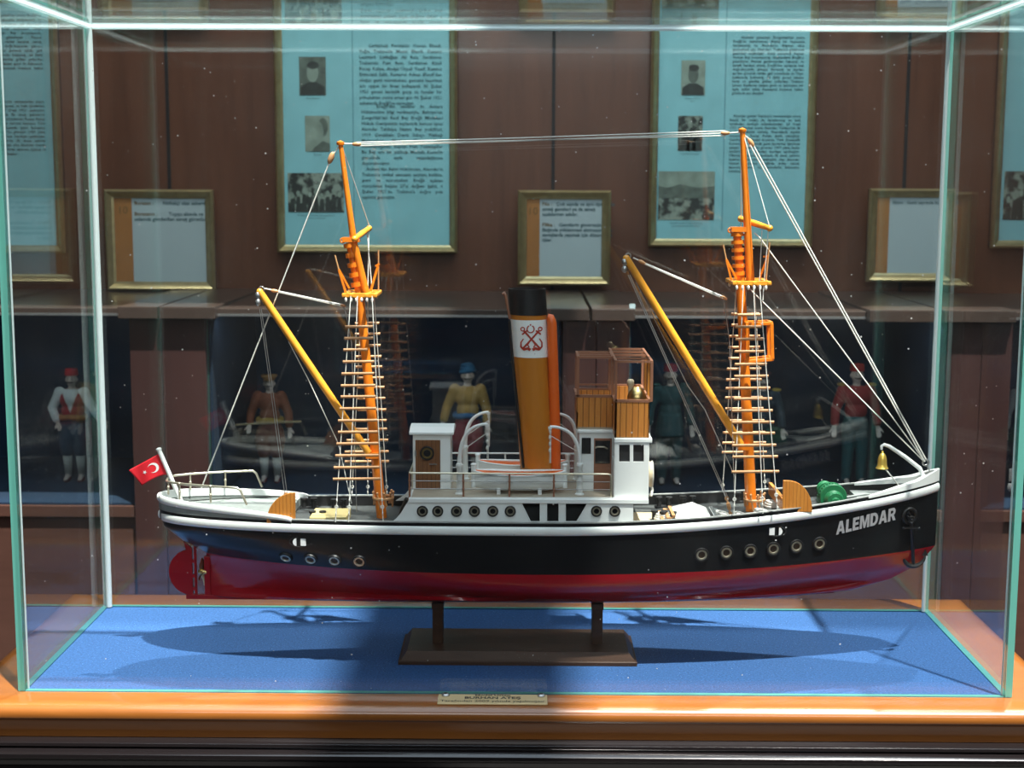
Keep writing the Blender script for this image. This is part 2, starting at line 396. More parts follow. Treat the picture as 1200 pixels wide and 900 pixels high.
# --- deck, bulwark inside, strakes
def strip(xa, xb, n, fn):
    return [[V(p) for p in fn(xa+(xb-xa)*i/n)] for i in range(n+1)]
DK = lambda X: SH(X)-.0125
XA, XF = xp(189), xp(1095)
def xs_cos(a, b, n): return [a+(b-a)*(1-math.cos(PI*i/n))/2 for i in range(n+1)]
dkm = MB(); rows = []
for X in xs_cos(xp(190), xp(1094), 70):
    w = max(.0005, hb(X, DK(X))-.0012); rows.append([V((X, YC-w, DK(X))), V((X, YC, DK(X)+.0012)), V((X, YC+w, DK(X)))])
dkm.grid(rows)
dk = dkm.build('deck', M['darkdeck'], ship, smooth=30)
pd_ = MB(); rows = []
for X in xs_cos(xp(190), xp(343), 30):
    w = max(.0005, BW(X)-.0015); z = SH(X)-.001; rows.append([V((X, YC-w, z)), V((X, YC, z+.0016)), V((X, YC+w, z))])
pd_.grid(rows+[[p-V((0, 0, .010)) for p in rows[-1]]]); pd_.build('poop_deck', M['grey'], ship, smooth=30)
bw = MB()
for side in (-1, 1):
    rows = []
    for X in xs_cos(xp(187.6), xp(1097.5), 80):
        b = BW(X); t = min(.0026, b); z = SH(X); rows.append([V((X, YC+side*b, z)), V((X, YC+side*(b-t), z+.0002)), V((X, YC+side*max(0, b-t-.0004), z-.0135))])
    bw.grid(rows)
bw.build('bulwark', M['black'], ship, smooth=30)
bcp = MB()
for side in (-1, 1):
    rows = []
    for X in xs_cos(xp(345), xp(1030), 60):
        b = BW(X); z = SH(X)+.0002; rows.append([V((X, YC+side*(b+.0003), z-.0006)), V((X, YC+side*(b+.0003), z+.0007)), V((X, YC+side*(b-.0032), z+.0007)), V((X, YC+side*(b-.0032), z-.0006))])
    bcp.grid(rows, closed=True)
bcp.build('bulwark_caprail', M['capgrey'], ship)
def strake(name, xa, xb, zoff, hgt, out, m, extra=None, n=90, zmul=None):
    mb = MB()
    for side in (-1, 1):
        rows = []
        for X in xs_cos(xa, xb, n):
            z = SH(X)+zoff+(extra(X) if extra else 0); b = hb(X, min(z, SH(X)-.0001))
            pr = []
            for k in range(7):
                a = -PI/2+PI*k/6; pr.append(V((X, YC+side*(b+out*math.cos(a)), z+hgt/2*math.sin(a))))
            pr.append(V((X, YC+side*max(0, b-.0008), z+hgt/2))); pr.append(V((X, YC+side*max(0, b-.0008), z-hgt/2)))
            rows.append(pr)
        mb.grid(rows, closed=True)
    # rounded ends at stem and stern
    for X in (xa, xb):
        z = SH(X)+zoff+(extra(X) if extra else 0)
        mb.ell((X, YC, z), (out*1.1, max(.002, hb(X, z)+out), hgt/2), 12, 6)
    return mb.build(name, m, ship, smooth=45)
strake('rubbing_strake', xp(187.5), xp(1097.3), -.0095, .0105, .0024, M['white'])
# raised poop bulwark with its own white cap
PE = xp(352); PX = xp(187.2)
pex = lambda X: .0125*max(0, 1-((X-PX)/(PE-PX)))**.55
pb = MB()
for side in (-1, 1):
    rows = []
    for X in xs_cos(PX, PE, 44):
        b = BW(X); e = pex(X); t = min(.0024, b); z = SH(X)
        rows.append([V((X, YC+side*b, z-.001)), V((X, YC+side*b, z+e)), V((X, YC+side*(b-t), z+e)), V((X, YC+side*(b-t), z-.001))])
    pb.grid(rows)
pb.build('poop_bulwark', M['grey'], ship, smooth=40)
pc = MB()
for side in (-1, 1):
    rows = []
    for X in xs_cos(PX-.0008, PE, 44):
        b = BW(max(X, PX)); e = pex(max(X, PX)); z = SH(X)+e; h = .0022+.2*e
        rows.append([V((X, YC+side*(b+.0022*math.cos(a)-.0004), z-.001+h*math.sin(a))) for a in [-PI/2+PI*k/6 for k in range(7)]]+[V((X, YC+side*max(0, b-.0032), z-.001+h)), V((X, YC+side*max(0, b-.0032), z-.001-h))])
    pc.grid(rows, closed=True)
pc.ell((PX-.0003, YC, SH(PX)+pex(PX)-.001), (.0024, .006, .0046), 12, 8)
pc.build('poop_cap', M['white'], ship, smooth=40)
# white bow cap with knuckle
BA = xp(1008); BE = xp(1097.6)
bex = lambda X: interp(X, [BA, xp(1035), xp(1070), xp(1084), BE], [.0006, .003, .0055, .0095, .0125])
bc = MB()
for side in (-1, 1):
    rows = []
    for i in range(31):
        X = BA+(BE-BA)*i/30; b = BW(X); z = SH(X); e = bex(X)
        w = min(b, .004+.010*((X-BA)/(BE-BA)))
        rows.append([V((X, YC+side*(b+.0012), z-.0018)), V((X, YC+side*(b+.0012), z+e)), V((X, YC+side*(b-w), z+e)), V((X, YC+side*(b-w), z-.0018))])
    bc.grid(rows, closed=True); bc.add(rows[0], [(0, 1, 2, 3)])
bc.lohi((BE-.002, YC-.0014, SH(BE)-.002), (BE+.001, YC+.0014, SH(BE)+.0125))
bc.build('bow_bulwark', M['white'], ship, smooth=30)
# --- painted name, both bows
def on_hull(vs, fs, x0, slope, zc, side, eps=.0006, mirror=False):
    mb = MB(); out = []
    for v in vs:
        X = x0+v.x if side < 0 else x0-v.x
        z = zc+v.y+slope*(X-x0)
        out.append((X, YC+side*(hb(X, z)+eps), z))
    return mb.add(out, fs)
GLY = {'A': (.9, [(0, 0), (.27, 0), (.32, .2), (.58, .2), (.63, 0), (.9, 0), (.6, 1), (.3, 1)], [[(.37, .4), (.53, .4), (.45, .72)]]),
 'L': (.62, [(0, 0), (.62, 0), (.62, .22), (.26, .22), (.26, 1), (0, 1)], []),
 'E': (.66, [(0, 0), (.66, 0), (.66, .21), (.26, .21), (.26, .4), (.6, .4), (.6, .6), (.26, .6), (.26, .79), (.66, .79), (.66, 1), (0, 1)], []),
 'M': (1.0, [(0, 0), (.23, 0), (.23, .62), (.42, 0), (.58, 0), (.77, .62), (.77, 0), (1, 0), (1, 1), (.68, 1), (.5, .42), (.32, 1), (0, 1)], []),
 'D': (.82, [(0, 0)]+[(.36+.46*math.cos(t), .5+.5*math.sin(t)) for t in [-PI/2+PI*i/12 for i in range(13)]]+[(0, 1)], [[(.26, .22)]+[(.36+.2*math.cos(t), .5+.28*math.sin(t)) for t in [-PI/2+PI*i/10 for i in range(11)]]+[(.26, .78)]]),
 'R': (.84, [(0, 0), (.26, 0), (.26, .37), (.36, .37), (.55, 0), (.84, 0), (.61, .43)]+[(.48+.30*math.cos(t), .70+.30*math.sin(t)) for t in [-PI/4+PI*.75*i/10 for i in range(11)]]+[(0, 1)], [[(.26, .57)]+[(.42+.11*math.cos(t), .685+.115*math.sin(t)) for t in [-PI/2+PI*i/8 for i in range(9)]]+[(.26, .80)]])}
nv, nf, ux_ = [], [], 0
for chr_ in 'ALEMDAR':
    w_, o_, h_ = GLY[chr_]; gv, gf = plate(o_, h_, 0); gf = [tuple(i+len(nv) for i in f) for f in gf]; nv += [V((v.x+ux_, v.y, 0)) for v in gv]; nf += gf; ux_ += w_+.09
for v in nv: v.x = (v.x-(ux_-.09)/2)*.0730/(ux_-.09); v.y = (v.y-.5)*.0158
x0 = at(1018, 611, YC-.045).x; zc0 = at(1018, 611, YC-hb(x0, .19)).z
on_hull(nv, nf, x0, .19, zc0, -1).build('name_lettering', M['silver'], ship, fix=False)
on_hull(nv, nf, x0, .19, zc0, 1).build('name_lettering', M['silver'], ship, fix=False)
# --- portholes
def porthole(c, n, r, ring=M['palebrass'], g=M['portglass'], parent=ship, deep=.0012):
    c, n = V(c), V(n).normalized()
    a = MB(); a.lathe([(r*.48, -.001), (r*.48, deep*.8), (r*.54, deep*1.6), (r*.70, deep*1.6), (r*.76, deep)], c, n, 22, 0, caps=False); a.lathe([(r*.76, deep*.9), (r*.80, deep*1.9), (r*.94, deep*1.9), (r, deep), (r, -.001)], c, n, 22, 1, caps=False)
    o = a.build('porthole', [ring, M['black']], parent, smooth=40)
    b = MB(); b.lathe([(0, .0002), (r*.49, .0002), (r*.49, 0)], c, n, 18); b.build('porthole_glass', g, o)
    return o
def hull_pt(px, py, it=8):
    Y = YC-.07
    for _ in range(it):
        p = at(px, py, Y); Y = YC-hb(p.x, p.z)
    p = at(px, py, Y); return p
def normal_at(p):
    e = .002; dx = (hb(p.x+e, p.z)-hb(p.x-e, p.z))/(2*e); dz = (hb(p.x, p.z+e)-hb(p.x, p.z-e))/(2*e)
    return V((-dx, -1, -dz)).normalized()
for px, py in ((335, 653), (364, 655), (392, 656.5), (421, 657.5), (822, 650), (851, 647.5), (879, 645.5), (906, 643), (933, 640), (960, 637)):
    p = hull_pt(px, py); porthole(p+normal_at(p)*.0002, normal_at(p), .0084)
# bollard fairlead slots: white freeing ports
for px, py in ((351, 635), (909, 622.5)):
    p = hull_pt(px, py); n = normal_at(p); a = MB()
    for k, dx in ((-1, -.0045), (1, .0045)):
        pl = [(-.0030, -.0042), (.0030, -.0042), (.0030, .0042), (-.0030, .0042)] if (k > 0) == (px < 600) else [(q*.0040*math.cos(t)-q*.001, .0044*math.sin(t)) for q in (1 if px > 600 else -1,) for t in [-PI/2+PI*i/8 for i in range(9)]]
        a.prism(pl, p+V((dx, -.0018, 0)), (1, 0, 0), (0, 0, 1), (0, .002, 0))
    fp = a.build('freeing_port', M['flagwhite'], ship)
    b = MB(); b.prism([(-.0005, -.0045), (.0005, -.0045), (.0005, .0045), (-.0005, .0045)], p+V((0, -.001, 0)), (1, 0, 0), (0, 0, 1), (0, .002, 0))
    b.tube([p+V((.0115*math.cos(t), -.0006, .0058*math.sin(t))) for t in [2*PI*i/20 for i in range(20)]], .0007, 6, True)
    b.build('freeing_port_frame', M['black'], fp)
# --- anchor in its hawse
hw = MB(); p = hull_pt(1065, 604); n = normal_at(p); hw.torus(p+n*.001, .0085, .0022, n, 22, 8)
hw.build('hawse_ring', M['black'], ship, smooth=60)
an = MB(); a0 = hull_pt(1067, 612)+V((0, -.004, 0)); a1 = hull_pt(1069, 660)+V((0, -.006, 0))
an.bar(a0, a1, .0030, .0030)
an.torus(a0+V((0, 0, .004)), .0035, .0011, (0, 1, 0), 14, 6)
an.tube([a1+V((.0135*math.cos(t), -.002*math.sin(t)*0, .0135+.0155*math.sin(t))) for t in [PI*1.06+PI*.88*i/14 for i in range(15)]], [.0012+.0018*math.sin(PI*i/14) for i in range(15)], 8)
for s in (-1, 1):
    q = a1+V((s*.0132, 0, .012)); an.prism([(-.0034, -.001), (.0034, -.001), (0, .0065)], q+V((0, -.001, 0)), (1, 0, 0), (0, 0, 1), (0, .002, 0))
an.bar(a0+V((-.009, -.001, -.006)), a0+V((.009, -.001, -.006)), .002)
for s in (-1, 1): an.ell(a0+V((s*.009, -.001, -.006)), (.0018, .0018, .0018), 8, 6)
anchor = an.build('anchor', M['black'], ship, smooth=40)
ch = MB()
for k in range(5):
    q = hull_pt(1063+k*1.0, 600+k*3.2)+V((0, -.003, 0)); ch.torus(q, .0022, .0007, (0, 1, 0) if k % 2 else (1, .4, 0), 12, 6)
ch.build('anchor_chain', M['black'], anchor)
# --- main deckhouse
ZU = .2055                                   # upper deck
YN, YFAR = YC-.0665, YC+.0665
zb0 = SH(xp(600))-.006
dh = MB()
# near and far walls with real openings (pixel outlines at the near wall's distance)
def q(px, py): p = at(px, py, YN); return (p.x, p.z)
outer = [q(452, 616), q(458, 612.5), q(464, 608), q(470, 601), q(474, 594), q(478, 588), q(480, 583)]+[q(742, 583), q(742, 616)]
hl = [[q(611, 589), q(633, 589), q(633, 611), q(621.5, 611)], [q(640.5, 589), q(655, 589), q(655, 611), q(640.5, 611)], [q(662.5, 589), q(688.5, 589), q(676, 611), q(662.5, 611)]]
pv, pf = plate(outer, hl, .003)
for Y in (YN, YFAR): dh.add([(v.x, Y+v.z, v.y) for v in pv], pf)
xl, xr = q(480, 583)[0], q(742, 583)[0]
dh.lohi((xl, YN, zb0), (xl+.003, YFAR, ZU-.002)); dh.lohi((xr-.003, YN, zb0-.004), (xr, YFAR, ZU-.002))
dh.lohi((xl+.002, YN+.02, zb0), (xr-.002, YN+.0225, ZU-.002), 1)  # dark sheet inside, stands for the shade behind the openings
deckhouse = dh.build('deckhouse', [M['white'], M['void']], ship)
ob = MB()
for h in hl:
    ob.tube([(x, YN-.0016, z) for x, z in h], .0008, 6, True)
ob.build('opening_trim', M['white'], deckhouse)
for px in (495, 513, 535, 556, 577.5, 598, 699, 720.5):
    p = at(px, 599, YN-.0015); porthole(p, (0, -1, 0), .0064, g=M['darkport'])
ud = MB(); xr2 = q(760, 583)[0]
ud.lohi((xl-.001, YN-.003, ZU-.006), (xr2, YFAR+.003, ZU-.0006), 0)
ud.lohi((xl+.001, YN-.001, ZU-.0008), (xr2-.002, YFAR+.001, ZU), 1)
ud.build('upper_deck', [M['white'], M['updeck']], ship, bevel=.0008)
# --- upper deck rails
def rail(name, Y, pxs, zt, m, mids=2, r=.0011, xend=None, posts=True, rs=.0011):
    a = MB(); X = [at(px, 570, Y).x for px in pxs]
    z0 = ZU
    a.tube([(X[0], Y, zt), (X[-1]-.004, Y, zt), (X[-1]-.001, Y, zt-.001), (X[-1], Y, zt-.004), (X[-1], Y, z0)], r, 8)
    a.tube([(X[0], Y, z0), (X[0], Y, zt)], r, 8)
    o = a.build(name, m, ship, smooth=50)
    for x in X[:-1]:
        b = MB(); b.tube([(x, Y, z0-.005 if Y < YC else z0), (x, Y, zt)], .0012, 8)
        for k in range(mids): b.ell((x, Y, z0+(zt-z0)*(k+1)/(mids+1)), (.0017, .0017, .0017), 8, 6)
        b.build('stanchion', M['framebrown'] if Y < YC else m, o, smooth=50)
    w = MB()
    for k in range(mids):
        z = z0+(zt-z0)*(k+1)/(mids+1); w.tube([(X[0], Y, z), (X[-1], Y, z)], .00045, 6)
    w.build('guard_wire', M['steel'], o)
    return o
zr = at(600, 555, YN+.004).z
rail('near_railing', YN+.004, (480, 543, 597, 649, 716), zr, M['palebrass'])
rail('far_railing', YFAR-.004, (500, 528, 560, 592, 640, 690), zr, M['white'])
er = MB(); Xq = at(480, 570, YN+.004).x
er.tube([(Xq, YN+.004, zr), (Xq, YFAR-.004, zr)], .0011, 8)
for Y in (YC-.02, YC+.02): er.tube([(Xq, Y, ZU), (Xq, Y, zr)], .0011, 8)
er.build('end_railing', M['palebrass'], ship, smooth=50)
# --- companionway booth
Yb = YC-.022
def qb(px, py, Y=Yb): p = at(px, py, Y); return (p.x, p.z)
bx0, bx1 = qb(484, 560)[0], qb(528, 560)[0]; bzt = qb(500, 508)[1]; yb2 = Yb+.046
cb = MB(); cb.lohi((bx0, Yb, ZU), (bx1, yb2, bzt))
booth = cb.build('companionway', M['white'], ship, bevel=.0006)
rf = MB(); n = 8
prof = [(Yb-.004, bzt-.001), (Yb-.004, bzt+.0022), (Yb+.012, bzt+.0062), (Yb+.030, bzt+.0072), (yb2+.004, bzt+.003), (yb2+.004, bzt-.001)]
rf.prism([(y, z) for y, z in prof], (bx0-.004, 0, 0), (0, 1, 0), (0, 0, 1), (bx1-bx0+.008, 0, 0))
rf.build('companionway_roof', M['white'], booth, bevel=.0008)
dr = MB(); dx0, dx1 = qb(487, 540)[0], qb(516, 540)[0]; dz1 = qb(500, 515.5)[1]
dr.lohi((dx0, Yb-.0014, ZU+.001), (dx1, Yb+.001, dz1))
door = dr.build('companionway_door', M['teakdoor'], booth, bevel=.0003)
p = at(500.5, 531, Yb-.0016); porthole(p, (0, -1, 0), .0085, ring=M['brass'], g=M['darkglass'], parent=booth)
hd = MB(); hd.bar(at(503, 544, Yb-.003), at(512, 544, Yb-.003), .0012); hd.lohi(tuple(at(486, 528, Yb-.003)), tuple(at(488, 534, Yb)))
hd.build('door_handle', M['steel'], booth)
# --- davits
def davit(foot, ztop, zc, tip, m=M['white']):
    foot = V(foot); tip = V(tip); a = MB()
    a.lathe([(.0052, 0), (.0052, .0012), (.0036, .002), (.0034, zc-foot.z-.002), (.0042, zc-foot.z-.001), (.0036, zc-foot.z+.002), (0, zc-foot.z+.003)], foot, n=14)
    top = V((foot.x, foot.y, zc))
    pts = bez(top, V((foot.x, foot.y, zc+(tip.z-zc)*.62)), V((foot.x+(tip.x-foot.x)*.30, (foot.y+tip.y)/2, tip.z-.001)), tip, 14)
    a.tube(pts, [.0026-.0010*i/14 for i in range(15)], 10)
    a.tube([tip, tip+V((0, 0, -.003))], .0022, 8)
    o = a.build('davit', m, ship, smooth=50)
    b = MB()
    for k in range(4):
        b.ell(tip+V((0, 0, -.005-.0075*k)), (.0015, .0015, .0026), 8, 6)
    b.tube([tip, tip+V((0, 0, -.042))], .0005, 5); b.tube([tip+V((.0012, 0, 0)), tip+V((.0012, 0, -.042))], .0005, 5)
    b.tube([tip+V((0, 0, -.010)), V((foot.x, foot.y, zc+(tip.z-zc)*.30))], .0005, 5)
    b.build('davit_tackle', M['rope'], o)
    return o
YD = YN+.009; YD2 = YC+.038
davit(atz(538.5, 579, ZU), 0, at(538, 547, YD).z, at(571, 497, YD))
davit(atz(679, 579.5, ZU), 0, at(679, 547, YD).z, at(644.5, 500, YD))
f1 = at(545, 556, YD2); davit((f1.x, YD2, ZU), 0, at(545, 524, YD2).z, at(572.5, 483, YD2))
f2 = at(676, 556, YD2); davit((f2.x, YD2, ZU), 0, at(676, 524, YD2).z, at(654, 485, YD2))
# --- lifeboats
def lifeboat(x0, x1, Y, zb, h, w):
    L = x1-x0; xm = (x0+x1)/2; a = MB(); NB = 22
    outr, inn = [], []
    for i in range(NB+1):
        s = -1+2*i/NB; hwid = w*max(.03, (1-abs(s)**2.6))**.75; zt = zb+h+.0032*s*s; zk_ = zb+.006*abs(s)**4
        X = xm+s*L/2
        outr.append([V((X, Y+hwid*math.sin(t), zt-(zt-zk_)*math.cos(t)**.8 if math.cos(t) > 0 else zt)) for t in [(-PI/2+PI*k/12)*.999 for k in range(13)]])
        inn.append([V((X*1.0+(xm-X)*.05, Y+hwid*.86*math.sin(t), zt-(zt-zk_)*.8*max(0, math.cos(t))**.8)) for t in [(PI/2-PI*k/12)*.999 for k in range(13)]])
    a.grid([r+s for r, s in zip(outr, inn)], closed=True)
    o = a.build('lifeboat', M['white'], ship, smooth=50)
    b = MB()
    for side in (-1, 1):
        b.tube([V((xm+s*L/2, Y+side*w*max(.03, (1-abs(s)**2.6))**.75, zb+h+.0032*s*s)) for s in [-1+2*i/NB for i in range(NB+1)]], .0011, 6)
    b.build('gunwale', M['white'], o, smooth=50)
    t = MB()
    for k in range(-1, 2): t.lohi((xm+k*L*.16-.003, Y-w*.72, zb+h*.72), (xm+k*L*.16+.003, Y+w*.72, zb+h*.80))
    t.lohi((xm-L*.28, Y-w*.45, zb+h*.60), (xm+L*.28, Y+w*.45, zb+h*.66))
    t.build('thwarts', M['orange'], o)
    cv_ = MB(); cv_.grid([[V((xm+s*L/2*.94, Y+u*w*.84*max(.03, (1-abs(s)**2.6))**.75, zb+h+.0032*s*s-.0006+.0016*(1-u*u))) for u in (-1, -.5, 0, .5, 1)] for s in [-1+2*i/NB for i in range(NB+1)]])
    cv_.build('boat_cover', M['orange'], o, smooth=50)
    for s in (-1, 1):
        e = MB(); e.tube([(xm+s*(L/2-.001), Y, zb+.004), (xm+s*(L/2-.001), Y, zb+h+.009)], .0028, 10); e.ell((xm+s*(L/2-.001), Y, zb+h+.010), (.0036, .0036, .002), 10, 6)
        e.build('stem_post', M['white'], o, smooth=50)
    for s in (-1, 1):
        c = MB(); c.lohi((xm+s*L*.22-.002, Y-w*.7, ZU-.0005), (xm+s*L*.22+.002, Y+w*.7, zb+.005)); c.build('chock', M['white'], o)
    return o
Yl = YC-.037
lifeboat(at(554, 560, Yl).x, at(663, 560, Yl).x, Yl, ZU+.002, .0205, .0170)
Yl2 = YC+.030
lifeboat(at(559, 545, Yl2).x, at(666, 545, Yl2).x, Yl2, ZU+.003, .0185, .0165)
# --- funnel
fb = V((at(632, 560, YC).x, YC, ZU)); ft = at(617.5, 338, YC)
RX, RY = .0212, .0205
def fpos(t, th, g=0): c = fb+(ft-fb)*t; return c+V(((RX+g)*math.cos(th), (RY+g)*math.sin(th), 0))
def ftube(t0, t1, g, m, name, parent, n=40, cap=False):
    a = MB(); r0 = [[fpos(t, 2*PI*k/n, g) for k in range(n)] for t in (t0, t1)]
    r1 = [[fpos(t, 2*PI*k/n, g-.0016) for k in range(n)] for t in (t1, t0)]
    a.grid(r0+r1+[r0[0]], closed=True)
    return a.build(name, m, parent, smooth=40)
tz = lambda py, px=620: (at(px, py, YC-RY).z-fb.z)/(ft.z-fb.z)
funnel = ftube(0, .985, 0, M['funnel'], 'funnel', ship)
ftube(tz(370), 1.0, .0006, M['black'], 'funnel_top', funnel)
ftube(tz(419.5), tz(375.5), .0004, M['white'], 'funnel_band', funnel)
bs = MB(); bs.lathe([(.026, 0), (.026, .002), (.0225, .004)], fb, n=32); bs.build('funnel_base', M['funnel'], funnel, smooth=40)
# crossed anchors, crescent and star on the band
def fmap(px, py, g=.0009):
    p = at(px, py, YC-RY); t = (p.z-fb.z)/(ft.z-fb.z); c = fb+(ft-fb)*t
    dx = max(-RX*.98, min(RX*.98, p.x-c.x)); return V((c.x+dx, YC-(RY+g)*math.sqrt(1-(dx/(RX+g))**2), p.z))
em = MB()
def fstroke(pts, w, closed=False):
    P = [V((x, y, 0)) for x, y in pts]; dense = []
    for a_, b_ in zip(P, P[1:]):
        for k in range(4): dense.append(a_+(b_-a_)*k/4)
    dense.append(P[-1]); rows = []
    for i, p_ in enumerate(dense):
        t = (dense[min(i+1, len(dense)-1)]-dense[max(i-1, 0)]); n_ = V((-t.y, t.x, 0)).normalized()
        ww = w[0]+(w[1]-w[0])*i/(len(dense)-1) if isinstance(w, tuple) else w
        rows.append([fmap(*(p_+n_*ww*k/2).xy) for k in (-1, 0, 1)])
    em.grid(rows)
ex, ey = 622.8, 398
for s in (-1, 1):
    fstroke([(ex+s*9, ey-10.5), (ex-s*9.5, ey+10)], 2.2)
    fstroke([(ex+s*10.3+2.2*math.cos(t), ey-12.2+2.2*math.sin(t)) for t in [2*PI*i/12 for i in range(13)]], 1.3)
    fstroke([(ex+s*5.2, ey-10.6), (ex+s*11, ey-5.8)], 1.8)
    fstroke([(ex+s*9.3+0*s, ey-1.0), (ex+s*12.3, ey+3.5), (ex+s*12.3, ey+8.5), (ex+s*9, ey+11.8), (ex+s*4.5, ey+10.2), (ex+s*1.2, ey+12.0)], (1.2, 3.4))
    fstroke([(ex+s*2.0, ey+2), (ex+s*4.6, ey+6), (ex+s*2.5, ey+9)], 1.5)
fstroke([(ex-1+4.2*math.cos(t), ey-12.4+4.2*math.sin(t)) for t in [-PI*.36+PI*1.72*i/14 for i in range(15)]], 1.4)
fstroke([(ex-2.0, ey-17.3), (ex-.2, ey-17.3)], 1.8)
em.build('crossed_anchor_emblem', M['emblem'], funnel, fix=False)
sp_ = MB(); Ysp = YC-.010
sp_.tube([at(651, 560, Ysp), at(650.5, 500, Ysp), at(648, 420, Ysp), at(646.5, 378, Ysp), at(644.5, 372, Ysp), at(641.5, 371, Ysp)], [.0062, .0062, .0060, .0058, .0052, .0036], 16)
sp_.build('steam_pipe', M['orange'], funnel, smooth=50)
sp2 = MB(); sp2.tube([at(646, 370, Ysp), at(651, 374, Ysp), at(652, 384, Ysp), at(651, 396, Ysp)], .0008, 6); sp2.build('drain_pipe', M['framebrown'], funnel)
wp = MB(); wp.tube([at(597.5, 374, YC-.012), at(595, 360, YC-.012), at(592.5, 346, YC-.012), at(591, 343, YC-.012), at(589, 345, YC-.012)], [.0014, .0016, .0018, .0022, .0020], 8)
wp.build('whistle_pipe', M['framebrown'], funnel, smooth=50)
gw = MB(); gw.tube([at(597, 376, YC-.013), at(601, 425, YC-.013), at(613.5, 548, YC-.013)], .0016, 8); gw.tube([at(601, 424.5, YC-.014), at(597, 424.5, YC-.014)], .0009, 6)
gw.build('exhaust_pipe', M['black'], funnel, smooth=50)
# --- wheelhouse: full width block forward, narrow cabin behind it
def xz(px, py, Y): p = at(px, py, Y); return p.x, p.z
YW, YW2 = YN+.003, YFAR-.003
wx0, _ = xz(720.5, 550, YW); wx1, _ = xz(759.5, 550, YW); wzt = xz(740, 519, YW)[1]
def qw(px, py): return xz(px, py, YW)
wl = MB()
pv, pf = plate([(wx0, ZU), (wx1, ZU), (wx1, wzt), (wx0, wzt)], [[qw(725.5, 521), qw(738, 521), qw(738, 541), qw(725.5, 541)], [qw(742, 521), qw(754.5, 521), qw(754.5, 541), qw(742, 541)]], .002)
for Y in (YW, YW2): wl.add([(v.x, Y+v.z, v.y) for v in pv], pf)
fz0, fz1 = qw(740, 541)[1], qw(740, 521)[1]
bays = [(-.055, -.025), (-.015, .015), (.025, .055)]
fv, ff = plate([(YW-YC, ZU), (YW2-YC, ZU), (YW2-YC, wzt), (YW-YC, wzt)], [[(a, fz0), (b, fz0), (b, fz1), (a, fz1)] for a, b in bays], .002)
wl.add([(wx1+v.z, YC+v.x, v.y) for v in fv], ff); wl.add([(wx0+v.z, YC+v.x, v.y) for v in fv], ff)
wheelhouse = wl.build('wheelhouse', M['white'], ship)
wg = MB()
for a, b in ((725, 738.5), (741.5, 755)):
    x0_, x1_ = qw(a, 531)[0], qw(b, 531)[0]; wg.lohi((x0_, YW+.0012, fz0-.001), (x1_, YW+.0018, fz1+.001)); wg.lohi((x0_, YW2-.0018, fz0-.001), (x1_, YW2-.0012, fz1+.001))
for a, b in bays: wg.lohi((wx1-.0018, YC+a-.001, fz0-.001), (wx1-.0012, YC+b+.001, fz1+.001))
wg.build('wheelhouse_glass', M['darkglass'], wheelhouse)
cx0, cx1 = xz(678.5, 540, YC-.028)[0], wx0+.001
YK, YK2 = YC-.028, YC+.028
czt = xz(700, 505, YK)[1]
ca = MB(); ca.lohi((cx0, YK, ZU), (cx1, YK2, czt-.001)); cabin = ca.build('wheelhouse_cabin', M['white'], ship, bevel=.0006)
cr = MB(); cr.prism([(YK-.003, 0), (YK-.003, .003), (YK+.008, .0052), (YK2-.008, .0052), (YK2+.003, .003), (YK2+.003, 0)], (cx0-.002, 0, czt-.002), (0, 1, 0), (0, 0, 1), (cx1-cx0+.001, 0, 0))
cr.build('cabin_roof', M['white'], cabin, bevel=.0006)
dd = MB(); x0_, z0_ = xz(695.5, 571, YK); x1_, z1_ = xz(717, 513.5, YK)
dd.lohi((x0_, YK-.0012, ZU+.001), (x1_, YK+.001, z1_)); cdoor = dd.build('cabin_door', M['framebrown'], cabin, bevel=.0003)
dg_ = MB(); dg_.lohi((xz(697.5, 520, YK)[0], YK-.0016, xz(700, 543, YK)[1]), (xz(715, 520, YK)[0], YK-.0008, xz(700, 516, YK)[1]))
dg_.build('cabin_door_glass', M['darkglass'], cabin)
hb_ = MB(); hb_.tube([at(697.5, 525, YK-.003), at(700, 523.8, YK-.004), at(708, 523.8, YK-.004), at(712, 526, YK-.003)], .0009, 6); hb_.build('cabin_handrail', M['palebrass'], cabin)
cw = MB(); a_, b_ = at(681.5, 531.5, YK), at(692.5, 513, YK); cw.lohi((a_.x, YK-.0008, a_.z), (b_.x, YK+.001, b_.z)); cw.build('cabin_window', M['darkglass'], cabin)
wd = MB(); wd.lohi((wx0-.001, YW-.002, wzt), (wx1+.004, YW2+.002, wzt+.0055)); wd.build('wheelhouse_roof', M['white'], wheelhouse, bevel=.0012)
# bridge bulwarks of varnished planks
ZB0 = wzt+.0055; ZB1 = xz(740, 470.5, YW)[1]
bp = MB(); t = .0022
px0, px1 = xz(720.5, 490, YW)[0], xz(761, 490, YW)[0]
bp.lohi((px0, YW, ZB0), (px1, YW+t, ZB1)); bp.lohi((px0, YW2-t, ZB0), (px1, YW2, ZB1)); bp.lohi((px1-t, YW, ZB0), (px1, YW2, ZB1))
bp.lohi((px0, YW, ZB0), (px0+t, YK, ZB1)); bp.lohi((px0, YK2, ZB0), (px0+t, YW2, ZB1))
bridge = bp.build('bridge_bulwark', M['teak'], ship)
kx0 = xz(675.5, 480, YK)[0]
bq = MB(); bq.lohi((kx0, YK, czt+.003), (px0+.001, YK+t, ZB1)); bq.lohi((kx0, YK2-t, czt+.003), (px0+.001, YK2, ZB1)); bq.lohi((kx0, YK, czt+.003), (kx0+t, YK2, ZB1))
bq.build('bridge_bulwark', M['teak'], ship)
cp = MB()
